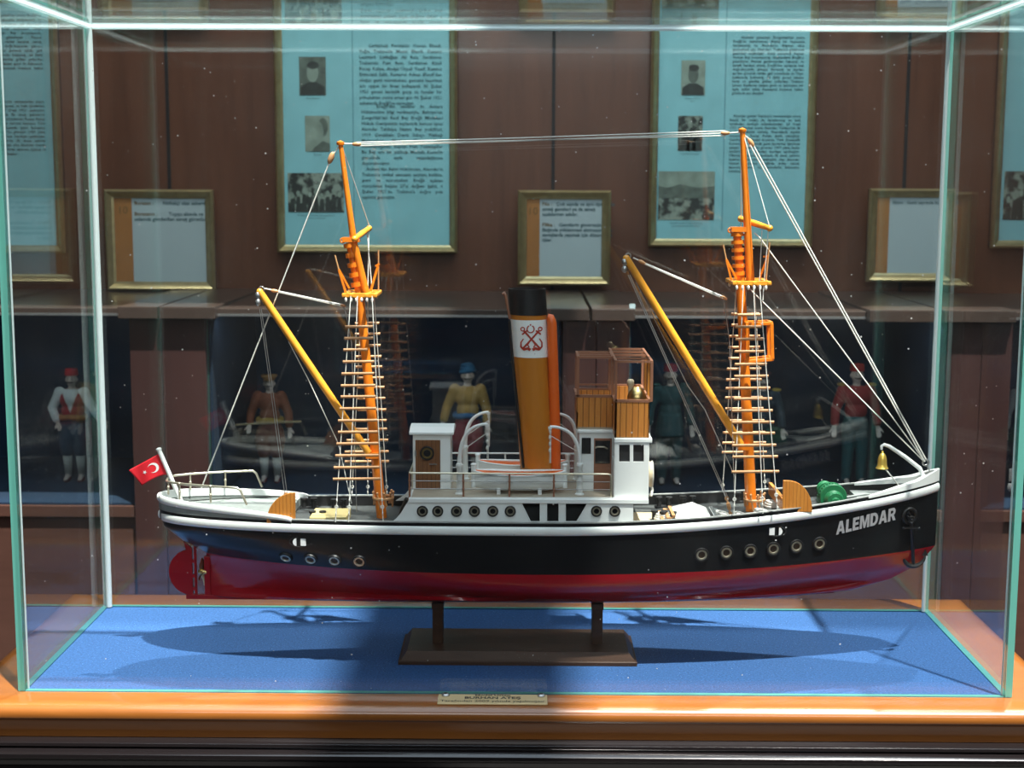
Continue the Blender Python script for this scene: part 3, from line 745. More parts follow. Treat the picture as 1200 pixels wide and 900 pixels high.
for a, b in (((px0, YW), (px1, YW)), ((px1, YW), (px1, YW2)), ((px0, YW2), (px1, YW2)), ((px0, YW), (px0, YK)), ((px0, YK2), (px0, YW2)), ((kx0, YK), (px0, YK)), ((kx0, YK2), (px0, YK2)), ((kx0, YK), (kx0, YK2))):
    cp.bar((a[0], a[1]+.001, ZB1+.0006), (b[0], b[1]+.001, ZB1+.0006), .0030)
cp.build('bridge_caprail', M['framebrown'], bridge)
fl = MB(); fl.lohi((px0, YW, ZB0), (px1, YW2, ZB0+.001)); fl.lohi((kx0, YK, czt+.002), (px0, YK2, czt+.0045)); fl.build('bridge_floor', M['updeck'], bridge)
# awning frames
def awning(x0, x1, y0, y1, zt, zb, slats):
    a = MB()
    for x in (x0, x1):
        for y in (y0, y1): a.bar((x, y, zb), (x, y, zt), .0030)
        a.bar((x, y0, zt), (x, y1, zt), .0028)
    for k in range(slats): y = y0+(y1-y0)*k/(slats-1); a.bar((x0, y, zt), (x1, y, zt), .0024)
    return a.build('awning_frame', M['framebrown'], ship)
zaw = xz(740, 424, YW)[1]
awning(xz(722, 430, YW)[0], xz(764, 430, YW)[0], YW+.001, YW2-.001, zaw, ZB1, 5)
awning(xz(677.5, 430, YK)[0], xz(718, 430, YK)[0], YK+.001, YK2-.001, xz(700, 419, YK)[1], ZB1, 4)
xe = xz(764, 430, YW)[0]
for y in (YC-.022, YC+.022):
    pn = MB(); pn.lohi((xe-.0015, y-.006, ZB1), (xe+.0012, y+.006, zaw)); pn.build('awning_side_board', M['teaksolid'], ship)
ms = MB(); ms.lohi((kx0+.004, YK2-.004, ZB1+.006), (px0-.004, YK2-.0025, ZB1+.008)); ms.build('bridge_middle_rail', M['framebrown'], bridge)
# telegraph and binnacle on the bridge
tg = MB(); c = V((at(739, 455, YC-.02).x, YC-.018, ZB0))
tg.lathe([(.006, 0), (.005, .004), (.003, .008), (.0026, .034), (.0045, .036), (.0028, .040), (.0030, .053), (.0042, .055), (.0042, .059), (.003, .061), (0, .0615)], c, n=16)
tg.build('engine_telegraph', M['cream'], ship, smooth=50)
bn = MB(); c = V((at(745.5, 462, YC-.02).x, YC-.030, ZB0))
bn.lathe([(.010, 0), (.010, .006), (.0075, .012), (.0075, .032), (.0105, .036), (.0112, .043), (.0080, .050), (.004, .054), (0, .0545)], c, n=20)
for s in (-1, 1): bn.ell(c+V((s*.0095, -.002, .035)), (.0042, .0042, .0052), 12, 8)
bn.build('binnacle', M['brass'], ship, smooth=50)
# lifebuoy on the wheelhouse front
lb = MB(); c = at(764, 556, YC-.045); c = V((wx1+.004, YC-.048, at(763, 556, YC-.05).z)); lb.torus(c, .0115, .0032, (1, 0, 0), 24, 10)
lbo = lb.build('lifebuoy', M['cream'], ship, smooth=60)
lr = MB(); lr.tube([c+V((.002, .0150*math.cos(t), .0150*math.sin(t))) for t in [2*PI*i/24 for i in range(24)]], .0007, 6, True)
lr.tube([c+V((.001, .004, -.012)), c+V((.003, .005, -.020)), c+V((.001, .001, -.026))], .0018, 8); lr.build('lifebuoy_line', M['rope'], lbo)
# ------------------------------------------------------------------ masts
def taper(name, pts, radii, m, parent, n=14):
    a = MB(); a.tube(pts, radii, n); return a.build(name, m, parent, smooth=50)
PLY = .030
# mainmast (aft, left): lower mast with doubled head, topmast
m0 = at(447.5, 606, YC); m1 = at(421.5, 345, YC); m2 = at(409.5, 284, YC)
m0.z = DK(m0.x)
mainmast = taper('mainmast', [m0, m0+(m1-m0)*.5, m1, m2], [.0062, .0058, .0050, .0044], M['mast'], ship)
t0, t1, t2 = at(429.5, 345, YC-.004), at(414.5, 283, YC-.004), at(399, 168, YC-.002)
taper('topmast', [t0, t1, t2], [.0042, .0040, .0026], M['mast'], mainmast)
tc = MB(); tc.lathe([(.0042, -.002), (.0046, .0), (.0046, .0015), (0, .0035)], t2, n=12); tc.build('mast_truck', M['mast'], mainmast, smooth=40)
def cheeks(px0, py0, px1, py1, n, m, parent, capw):
    """notched trestle on the mast head: bands with dark gaps between"""
    a = MB()
    p, r = at(px0, py0, YC), at(px1, py1, YC)
    for k in range(n):
        c = p+(r-p)*(k+.15)/n; c2 = p+(r-p)*(k+.62)/n
        a.tube([c, c2], .0076, 12)
    a.lohi((p.x-.0075, YC-.008, p.z-.0005), (p.x+capw, YC+.008, p.z+.0050))
    a.torus((p.x-.008, YC, p.z+.001), .0026, .0008, (0, 1, 0), 12, 6)
    return a.build('mast_cap', m, parent, smooth=40)
cheeks(409.5, 283, 420, 340, 5, M['mast'], mainmast, .012)
def spar(name, p, r, rad, m, parent):
    a = MB(); a.tube([p, p+(r-p)*.5, r], [rad*.8, rad, rad*.8], 12); a.ell(r, (rad, rad, rad), 8, 6); a.ell(p, (rad, rad, rad), 8, 6)
    return a.build(name, m, parent, smooth=60)
spar('yard', at(415.5, 280, YC-.012), at(432.5, 267.5, YC+.048), .0036, M['boom'], mainmast)
def crosstrees(px0, px1, py, cx, parent, m):
    a = MB(); c = at((px0+px1)/2, py, YC); x0_ = at(px0, py, YC).x; x1_ = at(px1, py, YC).x
    for y in (-.026, 0.0, .026): a.lohi((x0_, YC+y-.0022, c.z-.0025), (x1_, YC+y+.0022, c.z+.0025))
    for x in (x0_+.002, at(cx-6, py, YC).x, at(cx+12, py, YC).x, x1_-.002): a.lohi((x-.0022, YC-.030, c.z-.0018), (x+.0022, YC+.030, c.z+.0018))
    o = a.build('crosstrees', m, parent, bevel=.0006)
    for y in (-.029, .029):
        b = MB()
        for k in range(6):
            x = x0_+(x1_-x0_)*(k+.7)/6.6; b.ell((x, YC+y, c.z-.005), (.0016, .0016, .0028), 8, 6)
        b.build('deadeye_row', M['rope'], o)
    return o
crosstrees(404.5, 444.5, 344, 421, mainmast, M['boom'])
def outrigger(pts_rod, pts_str, parent):
    a = MB(); a.tube(pts_rod, .0009, 6); o = a.build('outrigger', M['rung'], parent)
    b = MB()
    for s in pts_str: b.bar(s[0], s[1], .0022)
    b.build('outrigger_strut', M['mast'], o)
outrigger([at(392.5, 299, YC-.02), at(397, 316, YC-.02), at(404.5, 344, YC-.02)], [(at(397, 316, YC-.02), at(406, 345, YC-.02)), (at(397, 316, YC-.02), at(409, 338, YC-.012))], mainmast)
outrigger([at(443.5, 293, YC+.01), at(443.5, 344, YC+.01)], [(at(443, 311, YC+.01), at(434, 342, YC+.005)), (at(444.5, 309, YC+.01), at(440, 312, YC+.01))], mainmast)
# foremast (forward, right)
n0 = at(880.5, 600, YC); n1 = at(868, 331, YC); n2 = at(863.5, 271, YC); n0.z = DK(n0.x)
foremast = taper('foremast', [n0, n0+(n1-n0)*.5, n1, n2], [.0066, .0062, .0053, .0046], M['mast'], ship)
s0, s1, s2 = at(879.5, 331, YC-.004), at(876, 268, YC-.004), at(870, 153, YC-.002)
taper('topmast', [s0, s1, s2], [.0050, .0044, .0030], M['mast'], foremast)
tc = MB(); tc.lathe([(.0040, -.002), (.0046, .0), (.0046, .0015), (0, .0035)], s2, n=12); tc.build('mast_truck', M['mast'], foremast, smooth=40)
cheeks(864, 271, 866, 326, 6, M['mast'], foremast, .014)
spar('yard', at(902, 267.5, YC-.030), at(868, 256.5, YC+.040), .0038, M['boom'], foremast)
crosstrees(854.5, 899, 330, 868, foremast, M['boom'])
outrigger([at(847.5, 287, YC-.02), at(851, 304, YC-.02), at(857, 330, YC-.02)], [(at(851, 304, YC-.02), at(863, 327, YC-.015)), (at(851, 304, YC-.02), at(857, 328, YC-.02))], foremast)
outrigger([at(902, 284, YC-.01), at(897.5, 330, YC-.01)], [(at(900, 300, YC-.01), at(890, 327, YC-.005)), (at(900, 300, YC-.01), at(895, 301, YC-.006))], foremast)
# lookout frame on the foremast
lk = MB(); Yk = YC-.016; Yk2 = YC+.010
fr = [at(876, 380, Yk), at(904, 379, Yk), at(905, 421, Yk), at(876, 424, Yk)]
for y in (0, .022):
    P = [p+V((0, y, 0)) for p in fr]
    for a, b in zip(P, P[1:]+P[:1]): lk.bar(a, b, .0042)
for p in fr: lk.bar(p, p+V((0, .022, 0)), .0040)
lk.build('lookout_frame', M['mast'], foremast, bevel=.0008)
# shroud ladders
def ladder(rows, Ya, Yb, ropes, parent):
    """rows: (py, px_left, px_right); ropes: (px_top, py_top, px_bottom, py_bottom); Y runs Ya (top) to Yb (bottom)"""
    a = MB(); y0, y1 = min(r[0] for r in rows), max(r[0] for r in rows)
    for (xa, ya, xb_, yb_) in ropes:
        a.tube([at(xa, ya, Ya), at(xb_, yb_, Yb)], .00055, 6)
        b = at(xb_, yb_, Yb); t = (b-at(xa, ya, Ya)).normalized()
        for k in range(3): a.torus(b-t*(.010+.0075*k), .0017, .0006, (0, 1, 0) if k % 2 else (1, 0, 0), 10, 6)
    o = a.build('shroud_ladder', M['rope'], parent)
    for py, l, r in rows:
        f = (py-ropes[0][1])/(ropes[0][3]-ropes[0][1]); Y = Ya+(Yb-Ya)*f
        c = MB(); p, q_ = at(l, py, Y-.001), at(r, py, Y-.001); q_.z = p.z; q_.y += .004
        c.tube([p, q_], .0017, 7); c.build('rung', M['rung'], o, smooth=60)
    return o
lr_ = [(383, 404.5, 437), (396.5, 403.5, 437), (410, 402.5, 430), (424, 401.8, 438), (438, 400.3, 438), (452, 399.5, 439.5), (465, 399.3, 440), (479, 398, 440.5), (493, 396.3, 441.5), (506.5, 396.2, 442), (520, 394.5, 443), (534, 393, 443.5), (548, 391.2, 444.5), (561.5, 390.3, 446)]
ladder(lr_, YC-.030, YC-.0715, [(411, 347, 393, 612), (419, 347, 408.5, 612), (436, 347, 449, 612)], mainmast)
fr_ = [(379, 416, 444), (391.5, 416, 445), (405, 417, 445.5), (418, 417, 446.5), (430, 417, 447.5), (443, 418, 449), (454, 418, 450), (467, 419, 451), (480.5, 419, 452), (493, 420, 452.5), (503, 410, 453), (516, 406, 454.5), (529.5, 404, 455), (541, 404, 455.5)]
ladder(fr_, YC+.030, YC+.0715, [(424, 347, 412, 586), (431, 347, 431, 586), (438.5, 347, 454, 586)], mainmast)
nr_ = [(369, 864, 893), (383, 862, 893), (397.5, 862, 896), (412, 861, 897), (427, 861, 899), (441, 860.5, 901), (455, 860, 903), (467.5, 860, 905), (481.5, 857.5, 906), (495, 858, 907.5), (508, 858, 908.5), (522, 858, 910), (535.5, 858.5, 912), (553, 857.5, 913.5)]
ladder(nr_, YC-.030, YC-.0685, [(871, 334, 860, 603), (883, 334, 894, 602), (890, 334, 911, 598)], foremast)
fq_ = [(368, 857, 890), (381, 857, 890), (394, 854.5, 891), (407, 854, 891), (420, 854, 892), (432.5, 852, 892.5), (445, 851, 893), (455, 850.5, 893.5), (466, 850, 894), (479, 850, 895), (493, 848.5, 896), (507, 847, 897), (519, 846.5, 898), (530, 846, 899)]
ladder(fq_, YC+.030, YC+.0685, [(863, 334, 846, 584), (874, 334, 877, 584), (884, 334, 897, 580)], foremast)
# booms
def boom(p, q_, r0, r1, name='cargo_boom', m=M['boom']):
    a = MB(); a.tube([p, p+(q_-p)*.5, q_], [r0, r0*1.05, r1], 12); a.ell(p, (r0, r0, r0), 8, 6)
    o = a.build(name, m, ship, smooth=60)
    b = MB()
    d = (q_-p).normalized()
    for k in range(2): b.ell(p+V((-.002, -.002, -.004-.008*k)), (.0036, .0026, .0044), 10, 8)
    b.torus(p+V((.002, 0, .003)), .003, .0009, (0, 1, 0), 12, 6)
    b.build('boom_block', M['steel'], o, smooth=60)
    return o
B1a, B1b = at(304.5, 342, YC-.006), at(432, 531, YC-.006)
B2a, B2b = at(734, 303, YC-.006), at(868, 521, YC-.006)
boom1 = boom(B1a, B1b, .0042, .0044); boom2 = boom(B2a, B2b, .0044, .0048)
g1 = MB(); g1.lohi(tuple(B1b+V((-.003, -.004, -.006))), tuple(B1b+V((.012, .008, .001)))); g1.build('gooseneck', M['mast'], boom1)
g1 = MB(); g1.lohi(tuple(B2b+V((-.003, -.004, -.006))), tuple(B2b+V((.010, .008, .001)))); g1.build('gooseneck', M['mast'], boom2)
# ropes
def rope(name, segs, m=M['rope'], r=.0006, blocks=(), parent=ship):
    a = MB()
    for s in segs: a.tube(s, r, 6)
    o = a.build(name, m, parent)
    if blocks:
        b = MB()
        for p, d, sz in blocks:
            R = V(d).normalized().to_track_quat('Z', 'Y').to_matrix(); b.ell(p, (sz*.45, sz*.45, sz), 10, 8, R=R)
        b.build('rope_block', M['rung'], o, smooth=60)
    return o
k = YC-.006
rope('topping_lift', [[at(309, 338, k), at(320, 340, k), at(400, 357, k)], [at(320, 341, k), at(400, 358.5, k)]], r=.0008, blocks=[(at(322, 341, k), (1, 0, -.2), .005), (at(402, 358, k), (1, 0, -.2), .0035)])
rope('topping_lift', [[at(742, 302, k), at(752, 307, k), at(848, 348, k)], [at(750, 307, k), at(848, 350, k)]], r=.0008, blocks=[(at(752, 307, k), (1, 0, -.5), .005), (at(848, 349, k), (1, 0, -.5), .0045)])
rope('topping_lift_fall', [[at(402, 359, k), at(405, 366, k), at(412, 402, k), at(418, 600, YC-.03)]], M['steel'], .0005)
rope('topping_lift_fall', [[at(848, 350, k), at(855, 400, k), at(861, 590, YC-.03)]], M['steel'], .0005)
rope('cargo_fall', [[at(304, 360, k), at(333.5, 578, YC-.02)], [at(306, 360, k), at(336.5, 578, YC-.02)]], M['steel'], .0004, )
rope('cargo_fall', [[at(736, 322, k), at(851, 583, YC-.02)], [at(738, 322, k), at(853, 583, YC-.02)]], M['steel'], .0005)
rope('boom_guy', [[at(338, 400, k), at(362, 446, k), at(397, 521, k), at(412, 590, YC-.03)]], M['rope'], .0005)
rope('boom_guy', [[at(745, 330, k), at(806, 452, k), at(826, 480, k), at(862, 560, YC-.02)]], M['steel'], .0005)
def turnbuckle(p, q_, parent=ship):
    a = MB(); d = q_-p
    a.tube([p, p+d*.3, p+d*.32, p+d*.68, p+d*.7, q_], [.001, .001, .0022, .0022, .001, .001], 8)
    for f in (.05, .95): a.torus(p+d*f, .0020, .0007, (0, 1, 0), 10, 6)
    return a.build('turnbuckle', M['rung'], parent, smooth=50)
tb0 = at(334.5, 578, YC-.02); turnbuckle(tb0, at(341, 606, YC-.02))
turnbuckle(at(851.5, 583, YC-.02), at(856, 603, YC-.02))
# stays
rope('backstay', [[at(398, 170, YC), at(391, 181, YC), at(386, 190, YC), at(236, 572, YC)]], r=.0008, blocks=[(at(388, 185, YC), (-.4, 0, -1), .0075)])
rope('triatic_stay', [[at(403, 168.5, YC), at(415, 168.5, YC)], [at(418, 167, YC), at(600, 162, YC), at(850, 153.5, YC)], [at(418, 169, YC), at(850, 159, YC)], [at(420, 171, YC), at(600, 165.5, YC), at(848, 156, YC)], [at(852, 156, YC), at(868, 155, YC)]], r=.0007, blocks=[(at(418, 169, YC), (1, 0, 0), .0055), (at(850, 156, YC), (1, 0, 0), .0055)])
bowp = at(1085, 538, YC)
rope('forestay', [[at(872, 158, YC), at(880, 165, YC), bowp], [at(879, 170, YC-.004), at(1082, 538, YC-.004)], [at(880, 166, YC), at(878, 172, YC)]], r=.0008, blocks=[(at(880, 167, YC), (1, 0, -1.4), .006)])
rope('middle_stay', [[at(884, 273, YC), at(890, 278, YC), at(1084, 541, YC-.003)]], r=.0007)
rope('lower_stay', [[at(878, 338, YC), at(1083, 541, YC+.003)]], r=.0007)
rope('topmast_shroud', [[at(872, 160, YC-.004), at(901, 263, YC-.028), at(895.5, 330, YC-.026), at(894, 352, YC-.028)], [at(893, 270, YC-.02), at(890, 330, YC-.02)]], r=.00055)
rope('topmast_shroud', [[at(868, 160, YC+.004), at(868.5, 256, YC+.036), at(869, 326, YC+.03)]], r=.00055)
rope('topmast_shroud', [[at(401, 172, YC-.002), at(432.5, 264, YC+.046), at(431, 340, YC+.03)], [at(430, 270, YC+.04), at(436, 340, YC+.03)]], r=.00055)
st = MB(); st.torus(bowp+V((0, 0, -.004)), .0035, .0011, (0, 1, 0), 14, 6); st.tube([bowp+V((.002, 0, -.008)), at(1091, 556, YC)], .0008, 6); st.build('stay_shackle', M['steel'], ship)
dl = [at(866, 592, YC-.03), at(872, 599, YC-.035), at(889, 596, YC-.03), at(893, 600, YC-.02), at(897, 590, YC-.04)]
for nm, cx_, cy_ in (('belaying_pins', 884, 585), ('belaying_pins', 449, 583)):
    a = MB(); c = at(cx_, cy_, YC)
    for j in range(9):
        t = 2*PI*j/9; a.tube([c+V((.012*math.cos(t), .012*math.sin(t), .006)), c+V((.011*math.cos(t+.3), .011*math.sin(t+.3), -.012+.003*(j % 3)))], .0011, 6)
        a.ell(c+V((.012*math.cos(t), .012*math.sin(t), .007)), (.0016, .0016, .0016), 8, 6)
    a.torus(c, .0115, .0018, (0, 0, 1), 20, 6)
    a.build(nm, M['rung'], ship, smooth=50)
# --- flag at the stern
fp0, fp1 = at(212, 587, YC), at(186.5, 528, YC)
fp = MB(); fp.tube([fp0, fp1], .0028, 10); fp.lathe([(.0030, 0), (.0036, .001), (.003, .003), (0, .0036)], fp1, fp1-fp0, 10)
pole = fp.build('flagpole', M['white'], ship, smooth=50)
FC = [at(151, 551, YC-.004), at(186.5, 531.5, YC), at(196, 556, YC), at(166, 569.5, YC-.004)]
def fq(u, v, g=0):
    a = FC[0]+(FC[1]-FC[0])*u; b = FC[3]+(FC[2]-FC[3])*u; p = a+(b-a)*v
    p.y += .0020*math.sin(u*7+v*2.2)*(1-u*.7)+g; p.z -= .0024*math.sin(u*PI)*v*v*-1
    return p
fm = MB(); fm.grid([[fq(i/20, j/14) for j in range(15)] for i in range(21)])
flag = fm.build('flag', M['flagred'], ship, smooth=60)
so = flag.modifiers.new('thickness', 'SOLIDIFY'); so.thickness = .0004; so.offset = 0
em2 = MB(); cu_, cv_, asp = .66, .47, .70
for g in (-.0005, .0005):
    o_ = [(cu_+.25*asp*math.cos(t), cv_+.25*math.sin(t)) for t in [PI+.62+(2*PI-1.24)*i/22 for i in range(23)]]
    i_ = [(cu_-.07*asp+.20*asp*math.cos(t), cv_+.20*math.sin(t)) for t in [PI+.80+(2*PI-1.60)*i/22 for i in range(23)]]
    em2.grid([[fq(*a, g) for a in o_], [fq(*a, g) for a in i_]])
    ce = (.36, .47); star = [(ce[0]+(.115 if i % 2 == 0 else .046)*asp*math.cos(PI+PI*i/5), ce[1]+(.115 if i % 2 == 0 else .046)*math.sin(PI+PI*i/5)) for i in range(10)]
    cpt = fq(*ce, g); em2.add([cpt]+[fq(*a, g) for a in star], [(0, 1+i, 1+(i+1) % 10) for i in range(10)])
em2.build('flag_crescent_and_star', M['flagwhite'], flag, fix=False)
# --- stern rail
zs = at(240, 565, YC).z
def srail(name, z, g, xe, drop=True):
    a = MB(); P = []
    for i in range(29):
        f = -1+2*i/28; X = xp(198)+(xe-xp(198))*(f*f)**.9; side = -1 if f < 0 else 1
        P.append(V((X, YC+side*min(BW(X)-.006, .052*min(1, abs(f)**.62*1.02)), z)))
    if drop:
        for e in (0, -1):
            d = P[e].copy(); d2 = V((d.x+.004, d.y, z-.003)); d3 = V((d.x+.011, d.y, z-.020))
            P = [d3, d2]+P if e == 0 else P+[d2, d3]
    a.tube(P, g, 8); return a, P
zsr = zs+.004
a, P = srail('r', zsr, .0014, xp(288))
sr = a.build('stern_rail', M['palebrass'], ship, smooth=50)
for i in (5, 10, 16, 22, 27):
    p = P[i]; b = MB(); b.tube([p, V((p.x, p.y, p.z-.019))], .0012, 8); b.ell(p, (.0022, .0022, .0018), 8, 6); b.ell(p-V((0, 0, .010)), (.0018, .0018, .0018), 8, 6)
    b.build('stanchion', M['palebrass'], sr, smooth=50)
# --- quarter-round wooden breakwaters, pair on each end
def quarter(px0, px1, pyt, pyb, flip, Y, th, m=M['teaksolid']):
    p, r = at(px0, pyb, Y), at(px1, pyt, Y); w = r.x-p.x; h = r.z-p.z
    if not flip: pl = [(0, 0)]+[(w*(1-math.cos(t)), h*(math.sin(t)*.95+.05)) for t in [PI/2*i/10 for i in range(11)]]+[(w, 0)]
    else: pl = [(0, 0), (0, h)]+[(w*.18+w*.82*math.sin(t), h*(math.cos(t)*.95+.05)) for t in [PI/2*i/10 for i in range(11)]]+[(w, 0)]
    a = MB(); a.prism(pl, (p.x, Y, p.z), (1, 0, 0), (0, 0, 1), (0, th, 0)); return a.build('breakwater_panel', m, ship, bevel=.0006)
quarter(312.5, 345.5, 577.5, 613, False, YC-.062, .004)
quarter(917, 953, 563.5, 600, True, YC-.055, .004)
quarter(918, 940, 564, 599, True, YC-.040, .004)
wp_ = MB(); p, r = at(917, 600, YC-.050), at(925, 563.5, YC-.050); wp_.lohi((p.x, YC-.050, p.z), (p.x+.004, YC+.048, r.z-.022)); wp_.build('breakwater_board', M['teaksolid'], ship, bevel=.0006)
# --- deck fittings aft
hc = MB(); p, r = at(363, 607, YC-.040), at(406, 607, YC-.040); zd = DK(p.x)
hc.lohi((p.x, YC-.044, zd), (r.x, YC+.004, zd+.011)); hatch = hc.build('cargo_hatch', M['hatchwood'], ship, bevel=.0012)
hs = MB(); hs.lohi((p.x+.012, YC-.0446, zd+.004), (r.x-.008, YC-.0436, zd+.0046)); hs.lohi((p.x+.012, YC-.0446, zd+.0075), (r.x-.008, YC-.0436, zd+.0081)); hs.build('hatch_slot', M['void'], hatch)
def bollard(x, y, parent=ship, h=.013):
    z = DK(x); a = MB()
    for s in (-.006, .006): a.lathe([(.0034, 0), (.0030, .002), (.0030, h-.003), (.0042, h-.002), (.0042, h), (0, h+.0006)], (x+s, y, z), n=12)
    a.lohi((x-.011, y-.0045, z), (x+.011, y+.0045, z+.0018))
    return a.build('bollard', M['black'], parent, smooth=40)
for px, dy in ((362, .050), (397, .045), (372, -.020)): bollard(at(px, 590, YC+dy).x, YC+dy)
for px, dy in ((778, .052), (806, .050), (870, .050)): bollard(at(px, 590, YC+dy).x, YC+dy)
for px, dy in ((773, -.02), (783, -.028)):
    x = at(px, 598, YC+dy).x; bo = bollard(x, YC+dy)
cl = MB(); c = V((at(778, 600, YC-.02).x, YC-.022, DK(xp(778))+.004))
for j in range(3): cl.torus(c+V((0, 0, .0022*j)), .0105-.001*j, .0018, (0, 0, 1), 20, 6)
cl.build('rope_coil', M['rope'], ship, smooth=60)
for j_, (px, dy, sc_) in enumerate(((893, -.030, 1.0), (868, -.036, .8), (846, -.022, .9), (905, .012, .9))):
    cl = MB(); c = V((at(px, 598, YC+dy).x, YC+dy, DK(xp(px))+.002))
    for j in range(3): cl.torus(c+V((0, 0, .0022*j)), (.0095-.001*j)*sc_, .0016, (.12*j, 0, 1), 20, 6)
    cl.build('rope_coil', M['rope'], ship, smooth=60)
cv = MB(); zv = DK(xp(470)); xv = at(469, 595, YC-.02).x
for k_ in (0, 1):
    o_ = V((xv+.004*k_, YC-.030+.030*k_, zv)); cv = MB()
    cv.tube(bez(o_, o_+V((.002, 0, .016)), o_+V((.006, -.002, .022)), o_+V((.011, -.003, .030)), 8), [.0034, .0034, .0034, .0034, .0034, .0036, .0040, .0046, .0050], 12)
    cv.build('deck_ventilator', M['black'], ship, smooth=50)
# fore deck planks and hatch tent
pk = MB(); x0_, x1_ = xr, at(785, 606, YC-.03).x; pk.lohi((x0_, YC-.058, DK(x0_)), (x1_, YC+.02, DK(x0_)+.003)); pk.build('deck_grating', M['deckwood'], ship)
tn = MB(); xa, xb = at(791, 607, YC-.035).x, at(834, 606, YC-.035).x; zt = at(812, 590.5, YC-.012).z; zd = DK(xp(812)); ya, yb = YC-.050, YC+.020
xm_ = (xa+xb)/2-.001; ym = (ya+yb)/2
lo = [V((xa, ya, zd)), V((xb, ya, zd)), V((xb, yb, zd)), V((xa, yb, zd))]; up = [p+V((0, 0, .006)) for p in lo]; top = [V((xm_-.003, ym-.014, zt)), V((xm_+.003, ym+.014, zt))]
tn.add(lo+up+top, [(0, 1, 2, 3), (0, 4, 5, 1), (1, 5, 6, 2), (2, 6, 7, 3), (3, 7, 4, 0), (4, 8, 5), (5, 8, 9, 6), (6, 9, 7), (7, 9, 8, 4)])
tent = tn.build('hatch_cover', M['white'], ship, bevel=.0008); tent['label'] = 'white tent-shaped hatch cover'
for s in (-1, 1):
    sl = MB(); xe_ = xa if s < 0 else xb
    for j in range(3):
        x = xe_+s*(.003+.006*j); sl.bar((x, ya+.002, zd+.011-.003*j), (x, yb-.02, zd+.011-.003*j), .0036, .0016)
    sl.bar((xe_+s*.001, ya+.003, zd+.010), (xe_+s*.018, ya+.003, zd+.002), .0014); sl.bar((xe_+s*.001, yb-.021, zd+.010), (xe_+s*.018, yb-.021, zd+.002), .0014)
    sl.build('hatch_ladder', M['rung'] if s < 0 else M['steel'], ship)
# --- windlass
wn = MB(); Yw = YC-.016; c = at(976, 582.5, Yw); R_ = .0160
wn.lathe([(0, 0), (R_*.95, 0), (R_, .001), (R_, .004), (R_*.86, .0045), (R_*.86, .010), (R_, .0105), (R_, .0135), (R_*.95, .0145), (0, .0145)], c+V((0, -.004, 0)), (0, 1, 0), 30)
for j in range(26):
    t = 2*PI*j/26; wn.box(c+V((R_*.92*math.cos(t), .0032, R_*.92*math.sin(t))), (.0018, .0065, .0018))
wn.lathe([(.0110, 0), (.0112, -.002), (.0088, -.005), (.0080, -.0075), (.0092, -.0095), (.0092, -.011), (.005, -.0112), (.004, -.014), (0, -.0145)], c+V((0, -.004, -.002)), (0, 1, 0), 24)
windl = wn.build('windlass', M['green'], ship, smooth=35); windl['label'] = 'green windlass'
wb = MB(); wb.tube([c+V((0, .01, 0)), c+V((0, .052, 0))], .004, 10)
wb.lathe([(0, 0), (R_*.6, 0), (R_*.6, .004), (R_*.5, .005), (R_*.5, .009), (R_*.6, .010), (R_*.6, .013), (0, .013)], c+V((0, .036, 0)), (0, 1, 0), 26)
wb.lohi((c.x-.012, c.y+.012, DK(c.x)), (c.x+.012, c.y+.034, c.z-.004)); wb.build('windlass_drum', M['green'], windl, smooth=35)
ck = MB(); p, r = at(992, 583, YC-.02), at(1032, 580, YC); ck.tube([p, p*.5+r*.5+V((0, 0, .002)), r], .0016, 6)
ck.lohi((at(1000, 580, YC).x, YC-.022, DK(c.x)), (at(1040, 576, YC).x, YC+.020, DK(xp(1020))+.006)); ck.build('chain_stopper', M['grey'], windl)
# --- bell on a bent davit at the stem
Yq = YC-.004
bd = MB(); bd.tube([at(1081, 570, Yq), at(1081, 556, Yq), at(1078, 549, Yq), at(1060, 535, Yq), at(1042, 523, Yq), at(1036, 521, Yq), at(1033, 523, Yq), at(1033, 527, Yq)], [.0026, .0026, .0026, .0024, .0022, .002, .0018, .0014], 10)
bell_d = bd.build('bell_davit', M['white'], ship, smooth=60)
be = MB(); c = at(1033.5, 549, Yq); hgt = at(1033.5, 530, Yq).z-c.z
be.lathe([(.0070, 0), (.0074, hgt*.04), (.0060, hgt*.13), (.0055, hgt*.3), (.0052, hgt*.55), (.0044, hgt*.75), (.0028, hgt*.91), (.0010, hgt*.97), (.0014, hgt*1.04), (0, hgt*1.12)], c, n=22)
be.build('bell', mat('yellow_brass_bell', (.72, .50, .10), .3, metal=.7), bell_d, smooth=50)
bt = MB(); bt.tube([at(1038, 550, Yq), at(1046, 560, Yq), at(1058, 575, Yq)], .0008, 6); bt.build('bell_rope', M['rope'], bell_d)
# ------------------------------------------------------------------ stand
sc_ = at(606, 760, YC); 
stand = empty('display_stand', (at(606, 770, YC).x, YC, 0), 'dark walnut stand board with two posts under the ship model', 'stand')
f0, f1 = atz(466.5, 777.5, .002), atz(746.5, 778, .002)
y0, y1 = f0.y, 2*YC-f0.y+.012
bd = MB(); inset = .010; h1, h2 = .0045, .0155
A = [V((f0.x, y0, 0)), V((f1.x, y0, 0)), V((f1.x, y1, 0)), V((f0.x, y1, 0))]
ins = [V((inset, inset*.6, 0)), V((-inset, inset*.6, 0)), V((-inset, -inset, 0)), V((inset, -inset, 0))]
Z = lambda L, z: [p+V((0, 0, z)) for p in L]
vs = Z(A, 0)+Z(A, h1)+Z([p+i*.25 for p, i in zip(A, ins)], h1+.001)+Z([p+i for p, i in zip(A, ins)], h2)
fs = [(3, 2, 1, 0)]
for k_ in range(3):
    for j in range(4): fs.append((4*k_+j, 4*k_+(j+1) % 4, 4*k_+4+(j+1) % 4, 4*k_+4+j))
